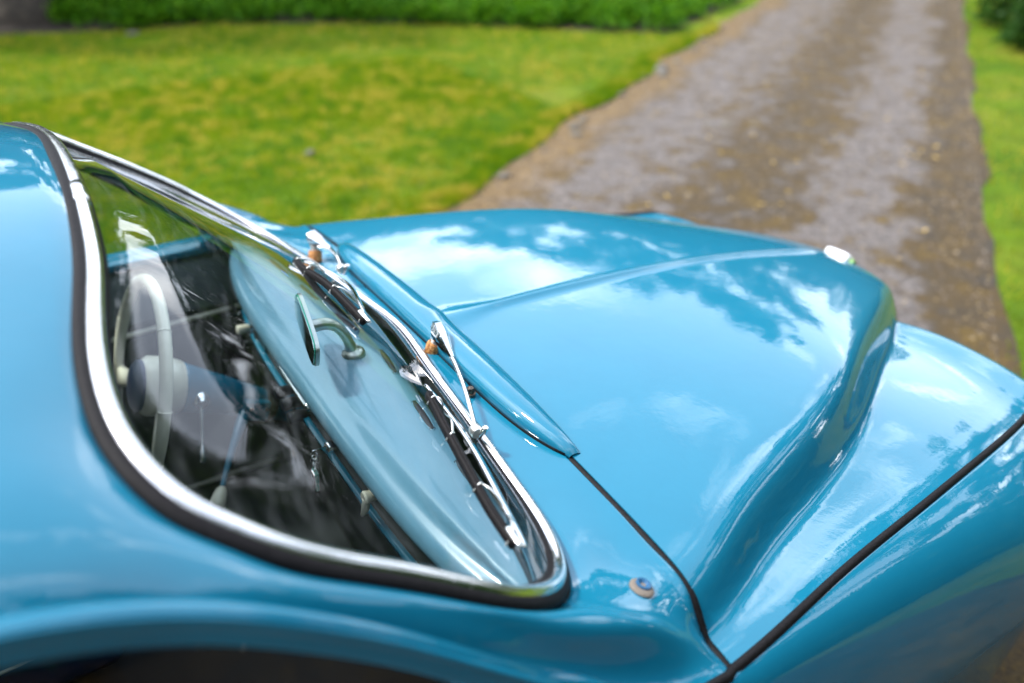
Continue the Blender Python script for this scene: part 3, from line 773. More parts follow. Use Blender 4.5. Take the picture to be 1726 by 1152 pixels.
lathe('panel_screw', [(.004, 0), (.004, .002), (.002, .003)], (-.157, -.31, .915), (-1, 0, 0), M['chrome'], dsh, 10)
lathe('panel_screw', [(.004, 0), (.004, .002), (.002, .003)], (-.148, -.43, .905), (-1, 0, 0), M['chrome'], dsh, 10)
# speaker / clock binnacle hint
lathe('gauge', [(.045, 0), (.047, .012), (.044, .016), (.040, .012)], (-.146, .33, .898), (-1, 0, .1), M['black'], dsh, 28)

# ---- car keys hanging from the ignition lock
ky = empty('car_keys', (-.178, -.068, .872)); tag(ky, 'bunch of keys with green glass fob hanging from the ignition lock', 'keys')
def kid(o): 
    o.parent = ky; o.matrix_parent_inverse = Matrix.Translation((.178, .068, -.872)); return o
kid(rbox('key', (-.186, -.070, .874), (.024, .002, .014), M['chrome'], None, None, .0008))
kp = [(-.192, -.068, .868), (-.194, -.060, .858), (-.194, -.054, .846), (-.193, -.050, .833)]
for i, q in enumerate(kp):
    rr = (.0085, .0055, .0055, .0095)[i]; a0 = i*1.2
    kid(tube('split_ring' if i in (0, 3) else 'chain_link', [(q[0]+rr*math.cos(a)*math.sin(a0), q[1]+rr*math.cos(a)*math.cos(a0), q[2]+rr*math.sin(a)) for a in np.linspace(0, 2*math.pi, 13)[:-1]], .0011, M['chrome'], None, 30, 6, True))
kid(rbox('fob', (-.192, -.042, .798), (.0065, .020, .048), M['edge_glass'], None, Matrix.Rotation(.28, 3, 'X'), .002))
kid(rbox('fob_plate', (-.1955, -.042, .798), (.0025, .016, .042), M['chrome'], None, Matrix.Rotation(.28, 3, 'X'), .0008))

# ---- rear view mirror on a cast stalk
mu = Vector((.17, .975, .10)).normalized(); mn = Vector((-.95, .10, .12)); mn = (mn-mu*mn.dot(mu)).normalized(); mv = mn.cross(mu)
def plate(name, m_, hw, hh, z0, z1, par, cen):
    k = 40; V = []; F = []
    for h_ in (z0, z1):
        for i in range(k):
            a = 2*math.pi*i/k; ca, sa = math.cos(a), math.sin(a); e = .5
            V.append(cen+mu*(hw*math.copysign(abs(ca)**e, ca))+mv*(hh*math.copysign(abs(sa)**e, sa))+mn*h_)
    F = grid_faces(2, k, False, True)+[tuple(range(k))[::-1], tuple(k+i for i in range(k))]
    o = pyd(name, V, F, m_, par); sharp(o); return o
mc = Vector((-.160, .0, 1.067))
mir = plate('rear_view_mirror', M['cast'], .086, .026, -.006, .0, car, mc)
plate('mirror_glass', M['mirror'], .083, .0235, 0.0, .003, mir, mc)
plate('bevelled_edge', M['edge_glass'], .0845, .0248, .0002, .0022, mir, mc)
tube('stalk', [(-.086, .0, .998), (-.090, 0, 1.016), (-.100, 0, 1.042), (-.122, 0, 1.064), (-.150, 0, 1.067)], [.012, .0085, .0085, .0098, .0105], M['cast'], mir, 40, 16)
lathe('collar', [(.0125, 0), (.0125, .006), (.011, .007)], (-.154, 0, 1.067), (1, 0, 0), M['cast'], mir, 20)
lathe('foot', [(.0205, -.004), (.0205, .002), (.0190, .0065), (.0150, .0100), (.0105, .0130), (.0090, .0180)], (-.085, 0, .994), (-.08, 0, 1), M['cast'], mir, 28)

# ---- steering wheel and column
SC = Vector((-.400, .33, .855)); stt = .35; sup = Vector((stt, 0, 1)).normalized(); sax = Vector((1, 0, -stt)).normalized(); sy = Vector((0, -1, 0)); SR = .203
ring = [tuple(SC+sup*(SR*math.cos(a))+sy*(SR*math.sin(a))) for a in np.linspace(0, 2*math.pi, 49)[:-1]]
rim = tube('steering_wheel', ring, .0112, M['cream'], car, 120, 14, True, up=tuple(sax))
for a in np.radians([35, 75, 105, 145, 215, 255, 285, 325]):
    q = SC+sup*(SR*math.cos(a))+sy*(SR*math.sin(a)); tdir = -sup*math.sin(a)+sy*math.cos(a)
    lathe('grip_ring', [(.0116, -.002), (.0126, 0), (.0116, .002)], q, tdir, M['cream'], rim, 14)
hubb = SC+sax*.035
lathe('hub', [(.020, -.040), (.047, -.036), (.058, -.022), (.058, .010), (.050, .040), (.040, .052)], hubb, sax, M['cream'], rim, 32)
lathe('horn_pad', [(.014, -.052), (.040, -.048), (.050, -.040), (.050, -.030)], hubb, sax, M['navy'], rim, 32)
for a in (math.radians(112), math.radians(-112)):
    e_ = SC+sup*(SR*math.cos(a))+sy*(SR*math.sin(a)); i_ = hubb+(e_-SC).normalized()*.04
    C = np.linspace(np.array(i_), np.array(e_), 10); wds = np.interp(np.linspace(0, 1, 10), [0, .6, 1], [.022, .014, .026])
    pr = np.array([[(-x_, -.005), (x_, -.005), (x_*.7, .006), (-x_*.7, .006)] for x_ in wds])
    sweep('spoke', C, pr, M['cream'], rim, tuple(-sax))
ce = Vector((-.08, .33, .672)); cs = hubb+sax*.03
colm = tube('steering_column', [tuple(cs), tuple(cs*.7+ce*.3), tuple(cs*.4+ce*.6), tuple(ce)], [.050, .040, .030, .029], M['paint'], car, 40, 20)
cm = cs*.36+ce*.64
lathe('column_clamp', [(.031, -.014), (.037, -.012), (.037, .012), (.031, .014)], cm, ce-cs, M['black'], colm, 24)
gl0 = cs*.52+ce*.48+Vector((-.01, -.038, -.005))
rbox('lever_bracket', gl0+Vector((.02, -.004, .0)), (.052, .020, .042), M['paint'], colm, Matrix.Rotation(.35, 3, 'Y'), .004)
for dx in (.0, .03): lathe('bracket_screw', [(.005, 0), (.005, .003), (.003, .004)], gl0+Vector((dx+.01, -.014, .012-.4*dx)), (0, -1, 0.2), M['chrome'], colm, 10)
gk0 = Vector((-.318, .170, .676))
tube('gear_lever', [tuple(gl0), tuple(gl0*.6+gk0*.4+Vector((0, 0, .008))), tuple(gk0)], [.014, .007, .0048], M['paint'], colm, 24, 12)
tube('gear_lever_rod', [tuple(gl0*.42+gk0*.58+Vector((0, 0, .004))), tuple(gk0)], .0052, M['chrome'], colm, 12, 12)
lathe('gear_knob', [(.006, -.006), (.0105, 0), (.0140, .018), (.0150, .030), (.0120, .036)], gk0, gk0-gl0, M['cream'], colm, 22)
st0 = cs*.86+ce*.14+Vector((0, -.045, .0)); st1 = st0+Vector((-.025, -.055, -.075))
tube('indicator_stalk', [tuple(st0), tuple(st0*.5+st1*.5), tuple(st1)], [.0045, .003, .003], M['chrome'], colm, 14, 8)
lathe('stalk_boss', [(.016, -.01), (.017, .004), (.012, .012)], st0, (-.1, -1, -.3), M['chrome'], colm, 18)
lathe('stalk_tip', [(.003, -.01), (.006, .004), (.006, .02), (.004, .024)], st1, st1-st0, M['chrome'], colm, 14)

# ---- cabin
fl = rbox('cabin_floor', (-.62, 0, .30), (1.2, 1.34, .02), M['dark'], car, None, 0)
rbox('bulkhead', (-.03, 0, .58), (.02, 1.29, .56), M['dark'], car, None, 0)
rbox('rear_bulkhead', (-1.75, 0, .75), (.02, 1.2, .9), M['dark'], car, None, 0)
def seat(sgn):
    st = rbox('seat', (-.78, sgn*.34, .475), (.46, .48, .14), M['navy'], car, None, .045, 4); st['label'] = 'navy seat with cream piping'
    rbox('backrest', (-1.06, sgn*.34, .72), (.14, .48, .50), M['navy'], st, Matrix.Rotation(-.25, 3, 'Y'), .05, 4)
    x0, x1, y0, y1, zz, r_ = -1.0, -.56, sgn*.34-.235, sgn*.34+.235, .534, .04
    tube('seat_piping', [(x0, y0+.01, zz), (x1-r_, y0+.01, zz), (x1, y0+r_, zz), (x1, y1-r_, zz), (x1-r_, y1-.01, zz), (x0, y1-.01, zz)], .003, M['cream'], st, 60, 8)
    return st
seat(-1); seat(1)
# headlining under the roof
Hd = SH[:, 4:44:4].copy(); Hd = Hd[(SHA[:, 0, 2] > 1.3)]
Hd[..., 2] -= .022
grid('headlining', Hd, M['grey'], car)

# ---- wheels
for x, sgn in ((.62, -1), (.62, 1), (-1.87, -1), (-1.87, 1)):
    wh = lathe('wheel', [(.06, -.02), (.14, -.018), (.19, .0), (.195, .03), (.19, .055), (.12, .062), (.05, .07)], (x, sgn*.60, .31), (0, sgn, 0), M['cast'], car, 32)
    lathe('tyre', [(.19, -.06), (.25, -.072), (.30, -.06), (.31, -.03), (.31, .03), (.30, .06), (.25, .072), (.19, .06)], (x, sgn*.60, .31), (0, sgn, 0), M['tyre'], wh, 40)
# rear quarter panels and sills close the sides
for sgn in (-1, 1):
    P = np.zeros((20, 10, 3))
    for i, x in enumerate(np.linspace(-1.105, -2.8, 20)):
        t_ = i/19
        for j in range(10):
            v = j/9; P[i, j] = (x, sgn*(.745+.05*math.sin(min(1, v*1.8)*math.pi/2)-.25*t_**2.2), .955-.10*t_-.64*v)
    grid('rear_quarter', P, M['paint'], car)

# ================================================================== PLANTS
def leafmat(name, cols, trans=0.25, rough=0.5, scale=6, rnd_amt=0.5):
    mt = bpy.data.materials.new(name); mt.use_nodes = True
    nd = mt.node_tree.nodes; lk = mt.node_tree.links
    b = nd['Principled BSDF']; b.inputs['Roughness'].default_value = rough; b.inputs['Specular IOR Level'].default_value = 0.15
    at = nd.new('ShaderNodeAttribute'); at.attribute_name = 'tone'
    n = noise(mt, scale, 4)
    mx_ = nd.new('ShaderNodeMath'); mx_.operation = 'MULTIPLY_ADD'; lk.new(at.outputs['Fac'], mx_.inputs[0]); mx_.inputs[1].default_value = rnd_amt
    m2 = nd.new('ShaderNodeMath'); m2.operation = 'MULTIPLY'; lk.new(n.outputs[0], m2.inputs[0]); m2.inputs[1].default_value = 1-rnd_amt; lk.new(m2.outputs[0], mx_.inputs[2])
    r = ramp(mt, mx_.outputs[0], cols)
    lk.new(r.outputs[0], b.inputs['Base Color'])
    tl = nd.new('ShaderNodeBsdfTranslucent'); lk.new(r.outputs[0], tl.inputs[0])
    ms = nd.new('ShaderNodeMixShader'); ms.inputs[0].default_value = trans
    o = nd['Material Output']; lk.new(b.outputs[0], ms.inputs[1]); lk.new(tl.outputs[0], ms.inputs[2]); lk.new(ms.outputs[0], o.inputs[0])
    return mt
M['grass'] = leafmat('grass_blades', [(0.26, (0.075, 0.185, 0.003)), (0.44, (0.16, 0.265, 0.004)), (0.56, (0.25, 0.305, 0.006)), (0.72, (0.46, 0.39, 0.05))], 0.5, 0.6, 1.6, 0.72)
M['bed'] = leafmat('bed_leaves', [(0.25, (0.030, 0.12, 0.003)), (0.5, (0.065, 0.20, 0.004)), (0.75, (0.12, 0.27, 0.008))], 0.45, 0.65, 2.0, 0.6)
M['shrub'] = leafmat('shrub_leaves', [(0.25, (0.010, 0.045, 0.006)), (0.6, (0.03, 0.09, 0.010)), (0.8, (0.06, 0.13, 0.015))], 0.3, 0.4, 2.0, 0.6)
M['tree'] = leafmat('tree_leaves', [(0.25, (0.014, 0.040, 0.005)), (0.55, (0.035, 0.085, 0.008)), (0.8, (0.075, 0.13, 0.014))], 0.3, 0.5, 0.5, 0.5)
p = mat('bark', (0.05, 0.04, 0.03), 0.9); n1 = noise(p, 9, 6); c = ramp(p, n1.outputs[0], [(0.3, (0.012, 0.010, 0.008)), (0.7, (0.07, 0.055, 0.04))]); p.node_tree.links.new(c.outputs[0], p.node_tree.nodes['Principled BSDF'].inputs['Base Color']); bump(p, n1.outputs[0], 0.8, 0.03); M['bark'] = p
p = mat('bed_soil', (0.03, 0.02, 0.012), 0.95); bump(p, noise(p, 30, 5).outputs[0], 1, 0.03); M['soil'] = p

def tris_mesh(name, V, nper, tone, m_, parent=None):
    """V: (n, nper, 3) separate polygons"""
    n = len(V); me = bpy.data.meshes.new(name)
    me.vertices.add(n*nper); me.vertices.foreach_set('co', V.astype(np.float32).reshape(-1))
    me.loops.add(n*nper); me.loops.foreach_set('vertex_index', np.arange(n*nper, dtype=np.int32))
    me.polygons.add(n); me.polygons.foreach_set('loop_start', np.arange(0, n*nper, nper, dtype=np.int32)); me.polygons.foreach_set('loop_total', np.full(n, nper, np.int32))
    a = me.attributes.new('tone', 'FLOAT', 'POINT'); a.data.foreach_set('value', np.repeat(tone, nper).astype(np.float32))
    me.update(calc_edges=True)
    return link(name, me, m_, parent, False)

def leaf_quads(C, size, up_bias=0.5, asp=0.5):
    n = len(C)
    d_ = rng.normal(size=(n, 3)); d_[:, 2] = np.abs(d_[:, 2])*0.4+0.1; d_ /= np.linalg.norm(d_, axis=1)[:, None]
    nn = rng.normal(size=(n, 3)); nn[:, 2] += up_bias*2; nn -= d_*(nn*d_).sum(1)[:, None]; nn /= np.linalg.norm(nn, axis=1)[:, None]
    s = np.cross(nn, d_); sz = (size*rng.uniform(.6, 1.3, n))[:, None]
    return np.stack([C, C+d_*sz*.5+s*sz*asp*.5+nn*sz*.06, C+d_*sz-nn*sz*.1, C+d_*sz*.5-s*sz*asp*.5+nn*sz*.06], 1)

def in_drive(xy, pad=0.0):
    rel = xy-np.array((1.476, 2.818)); v = rel @ NRM
    tt = rel @ DIR
    wv = 0.05*np.sin(tt*2.1+.3)+0.035*np.sin(tt*4.7+.51)
    return (v > wv-pad) & (v < drive_w(tt)+pad)

# bed edge (front line of the planting), from the trunk to the drive
BED = np.array([(-6.0, 11.6), (-2.0, 11.2), (0.1, 10.65), (2.4, 10.25), (4.0, 9.25), (5.0, 8.45), (6.0, 7.45), (6.75, 6.75)])
def behind_bed(xy):
    yb = np.interp(xy[:, 0], BED[:, 0], BED[:, 1]); return (xy[:, 1] > yb) & (xy[:, 0] < 14)
# --- lawn grass
def grass():
    pts = []
    def add(n, x0, x1, y0, y1):
        q = np.c_[rng.uniform(x0, x1, n), rng.uniform(y0, y1, n)]
        k = ~in_drive(q, -.03) & ~behind_bed(q); pts.append(q[k])
    add(120000, -3.0, 3.5, 1.6, 7.0); add(70000, -2.0, 7.0, 5.0, 11.0)
    q = np.c_[rng.uniform(2.2, 15, 60000), rng.uniform(-2.5, 8, 60000)]
    rel = (q-np.array((1.476, 2.818))) @ NRM; tt_ = (q-np.array((1.476, 2.818))) @ DIR; pts.append(q[(rel > drive_w(tt_)) & (rel < 4.6)])
    # thicker fringe along the drive edge
    t_ = rng.uniform(-1.5, 9, 26000); v_ = -np.abs(rng.normal(0, .10, 26000)); q = np.array((1.476, 2.818))+DIR*t_[:, None]+NRM*(v_+.05*np.sin(t_*2.1+.3)+.035*np.sin(t_*4.7+.51))[:, None]
    q = q[~behind_bed(q)]; pts.append(q); nf = len(q)
    XY = np.concatenate(pts); n = len(XY)
    h_ = rng.uniform(.022, .048, n); h_[-nf:] *= 1.6
    tuft = .7+.6*np.sin(XY[:, 0]*3.1+np.sin(XY[:, 1]*2.3)*2)*np.sin(XY[:, 1]*3.7+np.cos(XY[:, 0]*1.9)*2)*.5
    h_ *= tuft+.25
    a = rng.uniform(0, 2*math.pi, n); wv = rng.uniform(.003, .006, n)*(1+.10*np.maximum(XY[:, 1]-3, 0))
    ln = rng.uniform(.2, .9, n)*h_; la = rng.uniform(0, 2*math.pi, n)
    tone = np.zeros(n)
    for cs_, wt in ((.045, .25), (.11, .55), (.34, .20)):
        ij = np.floor((XY+np.c_[np.sin(XY[:, 1]*9)*.04, np.sin(XY[:, 0]*8)*.04])/cs_).astype(int); tone += wt*((np.sin(ij[:, 0]*127.1+ij[:, 1]*311.7)*43758.5453) % 1.0)
    h_ *= .65+.7*tone
    B = np.c_[XY, np.zeros(n)]; sx = np.c_[np.cos(a)*wv, np.sin(a)*wv, np.zeros(n)]
    tip = B+np.c_[np.cos(la)*ln, np.sin(la)*ln, h_]
    o = tris_mesh('grass', np.stack([B-sx, B+sx, tip], 1), 3, tone, M['grass'])
    tag(o, 'short mown bright green lawn grass with yellow patches', 'grass', kind='stuff')
grass()

# --- leafy planting along the far edge of the lawn
def bed():
    C = []
    nc = 0
    while nc < 900:
        x = rng.uniform(-.3, 11.5); s_ = rng.uniform(.05, 3.4)
        y = float(np.interp(x, np.r_[BED[:, 0], 11.5], np.r_[BED[:, 1], 9.45]))+s_
        if x < 1.0 and s_ < (1.0-x)*1.2: continue
        q = np.array([(x, y)])
        if (q-np.array((1.476, 2.818)))[0] @ NRM > -.04: continue
        h_ = rng.uniform(.22, .40)*(1 if s_ > .4 else .75); r_ = rng.uniform(.16, .30)
        n = 90
        d_ = rng.normal(size=(n, 3)); d_ /= np.linalg.norm(d_, axis=1)[:, None]; d_[:, 2] = np.abs(d_[:, 2])
        rad = rng.uniform(.35, 1, n)**.5
        C.append(np.c_[x+d_[:, 0]*r_*rad, y+d_[:, 1]*r_*rad, .04+d_[:, 2]*h_*rad]); nc += 1
    C = np.concatenate(C)
    o = tris_mesh('ground_cover', leaf_quads(C, .085, .6, .55), 4, rng.uniform(0, 1, len(C)), M['bed'])
    tag(o, 'dense bright green leafy ground cover along the lawn edge', 'ground cover', kind='stuff')
bed()
# dark soil strip below the planting
xs = np.linspace(-7, 11, 60); P = np.zeros((60, 2, 3))
yb = np.interp(xs, np.r_[BED[:, 0], 11.5], np.r_[BED[:, 1], 9.45])
P[:, 0] = np.c_[xs, yb-.05+.04*np.sin(xs*7), np.full(60, .008)]; P[:, 1] = np.c_[xs, yb+9, np.full(60, .008)]
keep = [i for i in range(60) if True]
for i in range(60):
    for j in range(2):
        v = (P[i, j, :2]-np.array((1.476, 2.818))) @ NRM
        if v > -.06: P[i, j, :2] -= NRM*(v+.06)
so_ = grid('planting_bed', P, M['soil']); tag(so_, kind='structure')

# --- shrubs at the right of the drive
def shrub(name, loc, r_, h_, n, label):
    e = empty(name, loc)
    d_ = rng.normal(size=(n, 3)); d_ /= np.linalg.norm(d_, axis=1)[:, None]; d_[:, 2] = np.abs(d_[:, 2])
    lob = 1+.25*np.sin(d_[:, 0]*5+loc[0])*np.sin(d_[:, 1]*6)
    rad = (rng.uniform(.25, 1, n)**.45)*lob
    C = np.c_[d_[:, 0]*r_*rad, d_[:, 1]*r_*rad, .05+d_[:, 2]*h_*rad]
    tris_mesh('foliage', leaf_quads(C, .09, .4, .5), 4, rng.uniform(0, 1, n), M['shrub'], e)
    for k in range(4):
        a = k*1.6; tube('stem', [(0, 0, -.02), (r_*.2*math.cos(a), r_*.2*math.sin(a), h_*.35), (r_*.5*math.cos(a), r_*.5*math.sin(a), h_*.75)], [.02, .013, .005], M['bark'], e, 8, 6)
    tag(e, label, 'shrub', 'shrubs beside the driveway')
shrub('leafy_shrub', (9.75, 3.55, 0), .62, .75, 3600, 'dark green leafy shrub at the edge of the driveway')
shrub('leafy_shrub', (11.2, 4.7, 0), .7, .95, 3200, 'taller dark shrub behind the shrub at the driveway edge')

# --- trees: trunk, limbs, crown of leaves; most stand beyond the lawn and show in the glass and paint
def tree_meshes(seed, hgt, rad):
    r2 = np.random.default_rng(seed)
    limbs = []
    segs = [((0, 0, -.1), (.05, .02, hgt*.22), (.0, .1, hgt*.45), (.15, 0, hgt*.75))]
    tips = []
    for k in range(11):
        a = k*2.4+r2.uniform(-.3, .3); z0 = hgt*r2.uniform(.22, .6); ln = rad*r2.uniform(.6, 1.0)
        tipp = (ln*math.cos(a), ln*math.sin(a), z0+ln*r2.uniform(.3, .8)); limbs.append(((0, 0.03, z0), (tipp[0]*.45, tipp[1]*.45, z0+(tipp[2]-z0)*.6), tipp)); tips.append(tipp)
    C = []
    for k in range(46):
        a = r2.uniform(0, 2*math.pi); u = r2.uniform(.15, 1)**.6; z = hgt*r2.uniform(.28, 1.0); rr = rad*u*math.sqrt(max(.05, 1-((z/hgt-.6)/.46)**2))
        c_ = np.array((rr*math.cos(a), rr*math.sin(a), z)); sz = r2.uniform(.35, .8)*rad*.3
        n = 110; q = r2.normal(size=(n, 3)); q /= np.linalg.norm(q, axis=1)[:, None]
        C.append(c_+q*sz*(r2.uniform(.3, 1, n)**.5)[:, None]*np.array((1, 1, .75)))
    C = np.concatenate(C)
    return segs, limbs, C
def tree(name, loc, seed, hgt, rad, tr, label, group=None, src=None):
    e = empty(name, loc); tag(e, label, 'tree', group)
    if src is None:
        segs, limbs, C = tree_meshes(seed, hgt, rad)
        Cc = curve3(segs[0], 14); rr = np.interp(np.linspace(0, 1, 14), [0, .06, .3, 1], [tr*1.5, tr, tr*.75, tr*.15])
        base = np.array(circ(1, 14)); fl_ = 1+.12*np.sin(np.arange(14)*2.3)
        t_ = sweep('trunk', Cc, base[None]*fl_[None, :, None]*rr[:, None, None], M['bark'], e, (1, 0, 0))
        for lb in limbs: tube('limb', lb, [tr*.35, tr*.2, tr*.05], M['bark'], t_, 8, 7, up=(.3, .2, 1))
        tris_mesh('crown', leaf_quads(C, .34, .3, .6), 4, rng.uniform(0, 1, len(C)), M['tree'], e)
    else:
        for ch in src.children:
            c = ch.copy(); COL.objects.link(c); c.parent = e
            for g2 in ch.children:
                d_ = g2.copy(); COL.objects.link(d_); d_.parent = c
    return e
t0 = tree('broad_tree', (.15, 11.9, 0), 3, 6.2, 2.1, .42, 'thick dark trunked tree standing behind the end of the planting')
ring_pos = []
for az, dist in ((-12, 34), (4, 40), (20, 42), (33, 27), (39.5, 23), (44.5, 24.5), (51, 27), (59, 31), (67, 30), (76, 33), (100, 26), (116, 19), (134, 21), (152, 20), (172, 22)):
    a = math.radians(az); ring_pos.append((dist*math.cos(a), dist*math.sin(a), az))
protos = [tree('broad_tree', (ring_pos[0][0], ring_pos[0][1], 0), 21, 9.0, 3.6, .30, 'broad leafy tree in the row beyond the garden', 'trees beyond the garden'),
          tree('broad_tree', (ring_pos[1][0], ring_pos[1][1], 0), 34, 11.0, 3.4, .33, 'broad leafy tree in the row beyond the garden', 'trees beyond the garden')]
for i, (x, y, az) in enumerate(ring_pos[2:]):
    e = tree('broad_tree', (x, y, 0), 0, 0, 0, 0, 'broad leafy tree in the row beyond the garden', 'trees beyond the garden', protos[i % 2])
    e.rotation_euler.z = i*1.7; s_ = (.85+.3*((i*37) % 10)/10)*(1.02 if 30 < az < 55 else 1); e.scale = (s_, s_, s_)
for i, (x, y) in enumerate(((6.5, -9.0), (2.0, -10.5), (-2.8, -10.0), (-7.5, -9.0), (10.5, -5.5), (14.0, -1.0))):
    e = tree('broad_tree', (x, y, 0), 0, 0, 0, 0, 'leafy tree in the row along the right of the driveway', 'trees right of the driveway', protos[i % 2])
    e.rotation_euler.z = 2+i*2.1; s_ = .95+.25*((i*53) % 10)/10; e.scale = (s_, s_, s_)

# --- unseen hedges added to darken the low horizon mirrored in paint and glass
def hedge(p0, p1, h_, th, n, label):
    p0 = np.array(p0); p1 = np.array(p1); ln = np.linalg.norm(p1-p0); d_ = (p1-p0)/ln; nn = np.array((-d_[1], d_[0]))
    e = empty('added_hedge', (*p0, 0)); tag(e, label, 'hedge', 'unseen hedges added to darken reflections')
    u = rng.uniform(0, ln, n); v = rng.uniform(-1, 1, n); z = rng.uniform(.02, 1, n)
    face = rng.random(n); v = np.where(face < .7, np.sign(v)*(1-rng.random(n)**2*.5), v); z = np.where(face > .7, 1-rng.random(n)**2*.2, z)
    wv = 1+.18*np.sin(u*1.7)+.10*np.sin(u*4.1)
    C = np.c_[d_[0]*u+nn[0]*v*th*wv, d_[1]*u+nn[1]*v*th*wv, z*h_*(1+.10*np.sin(u*1.1)+.07*np.sin(u*3.3))]
    tris_mesh('foliage', leaf_quads(C, .24, .2, .7), 4, rng.uniform(0, 1, n), M['tree'], e)
    k = max(4, int(ln/.8)); P = np.zeros((k, 5, 3))
    for i, uu in enumerate(np.linspace(0, ln, k)):
        for j, (a, zz) in enumerate(((-.75, -.02), (-.7, .8), (0, .9), (.7, .8), (.75, -.02))): P[i, j] = (d_[0]*uu+nn[0]*a*th, d_[1]*uu+nn[1]*a*th, zz*h_)
    grid('inner_growth', P, M['shrub'], e)
hedge((17, -4), (15.5, 3.5), 3.6, .9, 5000, 'tall unseen hedge added past the right of the drive to darken reflections')
hedge((19, 13), (12, 16.5), 4.4, .9, 7000, 'tall unseen hedge added beside the far end of the drive to darken reflections')
hedge((12, 16.5), (3, 17.0), 5.2, .9, 7500, 'tall unseen hedge added behind the leafy planting to darken reflections')
hedge((3, 17.0), (-8, 15.0), 3.4, .9, 6000, 'tall unseen hedge added behind the thick trunked tree to darken reflections')
hedge((-8, 15.0), (-14, 4.0), 3.2, .9, 5000, 'tall unseen hedge added on the lawn side behind the car to darken reflections')
hedge((9, -3.6), (-10, -4.2), 2.7, .7, 12000, 'unseen hedge added along the right of the driveway to darken the wing reflection')
hedge((23, 19), (26, 6), 5.0, 1.2, 7000, 'tall unseen hedge added across the far end of the drive to darken reflections')

# ================================================================== STONES AND LEAVES ON THE DRIVE
p = mat('stone', (0.3, 0.28, 0.25), 0.8); n1 = noise(p, 25, 5); c = ramp(p, n1.outputs[0], [(0.3, (0.05, 0.045, 0.035)), (0.7, (0.22, 0.20, 0.165))]); p.node_tree.links.new(c.outputs[0], p.node_tree.nodes['Principled BSDF'].inputs['Base Color']); bump(p, n1.outputs[0], 0.6, 0.01); M['stone'] = p
def stone_mesh(seed):
    bm = bmesh.new(); bmesh.ops.create_icosphere(bm, subdivisions=2, radius=1); r2 = random.Random(seed); k = [r2.uniform(.7, 1.25) for _ in range(12)]
    for v in bm.verts:
        f_ = .85+.18*math.sin(v.co.x*2.3*k[0]+k[1]*5)+.12*math.sin(v.co.y*3.1*k[2]+k[3]*7)+.08*math.sin(v.co.z*4*k[4])
        v.co *= f_; v.co.z *= .6
    me = bpy.data.meshes.new('stone'); bm.to_mesh(me); bm.free(); me.materials.append(M['stone']); me.polygons.foreach_set('use_smooth', [True]*len(me.polygons)); return me
sm = [stone_mesh(i) for i in range(4)]
def stone(x, y, r_, label, group, z=0.012):
    o = bpy.data.objects.new('stone', sm[rnd.randrange(4)]); COL.objects.link(o); o.location = (x, y, z); o.scale = (r_*rnd.uniform(.8, 1.3), r_*rnd.uniform(.8, 1.2), r_); o.rotation_euler.z = rnd.uniform(0, 6)
    tag(o, label, 'stone', group)
for t_, v_, r_ in ((4.35, .10, .085), (4.62, .03, .06), (4.15, .19, .07), (4.0, .02, .05), (4.85, .12, .05), (2.05, .10, .07), (2.28, .05, .05), (1.85, .18, .055), (.75, .10, .045), (3.2, .06, .045), (5.6, .12, .05), (6.3, .06, .06)):
    q = np.array((1.476, 2.818))+DIR*t_+NRM*v_; stone(q[0], q[1], r_, 'rough grey stone lying along the lawn side of the driveway', 'stones along the driveway edge')
for dx, dy, r_ in ((-.24, .15, .035), (-.10, .04, .05), (.02, -.03, .06), (.10, -.04, .035), (.25, -.16, .05), (.36, -.14, .03)):
    stone(4.25+dx*.8, 3.28+dy, r_, 'rough stone showing through the worn middle of the driveway', 'stones in the worn patch', .014)
for x, y, r_ in ((1.25, 4.25, .05), (1.1, 10.0, .07)):
    stone(x, y, r_, 'small grey stone lying on the lawn', 'stones on the lawn', .02)
gv = leafmat('gravel', [(0.15, (0.05, 0.04, 0.03)), (0.5, (0.13, 0.105, 0.085)), (0.75, (0.24, 0.20, 0.165)), (0.95, (0.36, 0.26, 0.10))], 0.0, 0.75, 3.0, 0.85)
ng = 26000
t_ = rng.uniform(-.5, 12, ng); v_ = rng.uniform(0, 1, ng); v_ = np.where(rng.random(ng) < .35, v_**2.5, np.where(rng.random(ng) < .3, 1-v_**3, v_))*2.86+.03
q = np.array((1.476, 2.818))+DIR*t_[:, None]+NRM*v_[:, None]
zb_ = .005+.02*np.sin(math.pi*v_/2.93); r_ = rng.uniform(.004, .011, ng)*(1+.5*(rng.random(ng) < .06))
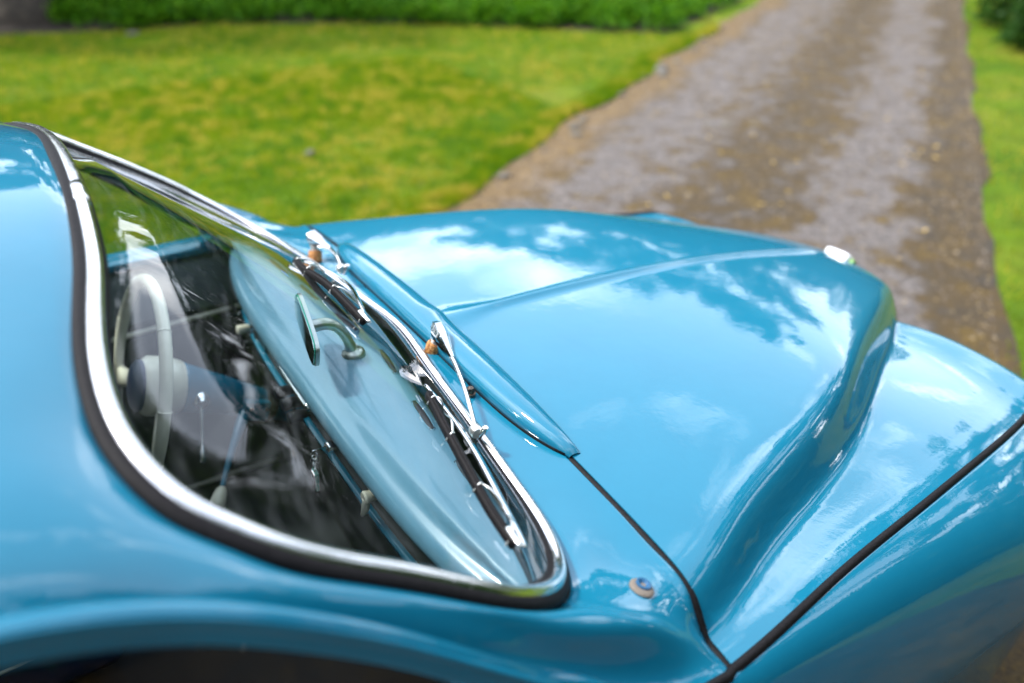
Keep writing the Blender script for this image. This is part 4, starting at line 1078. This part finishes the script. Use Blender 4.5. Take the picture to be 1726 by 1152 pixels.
a_ = rng.uniform(0, 2*math.pi, ng); ce_ = np.c_[q, zb_]
cor = [ce_+np.c_[np.cos(a_+k*2.09)*r_*rng.uniform(.7, 1.4, ng), np.sin(a_+k*2.09)*r_*rng.uniform(.7, 1.4, ng), np.zeros(ng)] for k in range(3)]; apx = ce_+np.c_[np.zeros(ng), np.zeros(ng), r_*.9]
TV = np.stack([np.stack([cor[0], cor[1], apx], 1), np.stack([cor[1], cor[2], apx], 1), np.stack([cor[2], cor[0], apx], 1)], 1).reshape(-1, 3, 3)
tag(tris_mesh('gravel', TV, 3, np.repeat(rng.uniform(0, 1, ng), 3), gv), 'loose fine gravel and grit scattered over the driveway', 'gravel', kind='stuff')
lm = mat('dry_leaf', (0.42, 0.27, 0.05), 0.6); n1 = noise(lm, 20, 3); c = ramp(lm, n1.outputs[0], [(0.35, (0.30, 0.17, 0.03)), (0.65, (0.58, 0.42, 0.12))]); lm.node_tree.links.new(c.outputs[0], lm.node_tree.nodes['Principled BSDF'].inputs['Base Color'])
lme = bpy.data.meshes.new('fallen_leaf'); lme.from_pydata([(-1, 0, .1), (-.4, .5, .02), (.3, .55, .12), (1, 0, .25), (.3, -.55, .1), (-.4, -.5, 0), (0, 0, -.05)], [], [(0, 1, 6), (1, 2, 6), (2, 3, 6), (3, 4, 6), (4, 5, 6), (5, 0, 6)]); lme.materials.append(lm)
for i in range(110):
    t_ = rnd.uniform(.2, 8.5); v_ = rnd.choice((rnd.uniform(.05, .5), rnd.uniform(.4, 2.5), rnd.uniform(2.4, 2.9), rnd.uniform(1.1, 1.9)))
    q = np.array((1.476, 2.818))+DIR*t_+NRM*v_
    o = bpy.data.objects.new('fallen_leaf', lme); COL.objects.link(o); o.location = (q[0], q[1], .034); r_ = rnd.uniform(.012, .026)
    o.scale = (r_, r_*.8, r_); o.rotation_euler = (rnd.uniform(-.2, .2), rnd.uniform(-.2, .2), rnd.uniform(0, 6.3))
    tag(o, 'small yellow fallen leaf lying on the driveway', 'leaf', 'fallen leaves on the driveway')
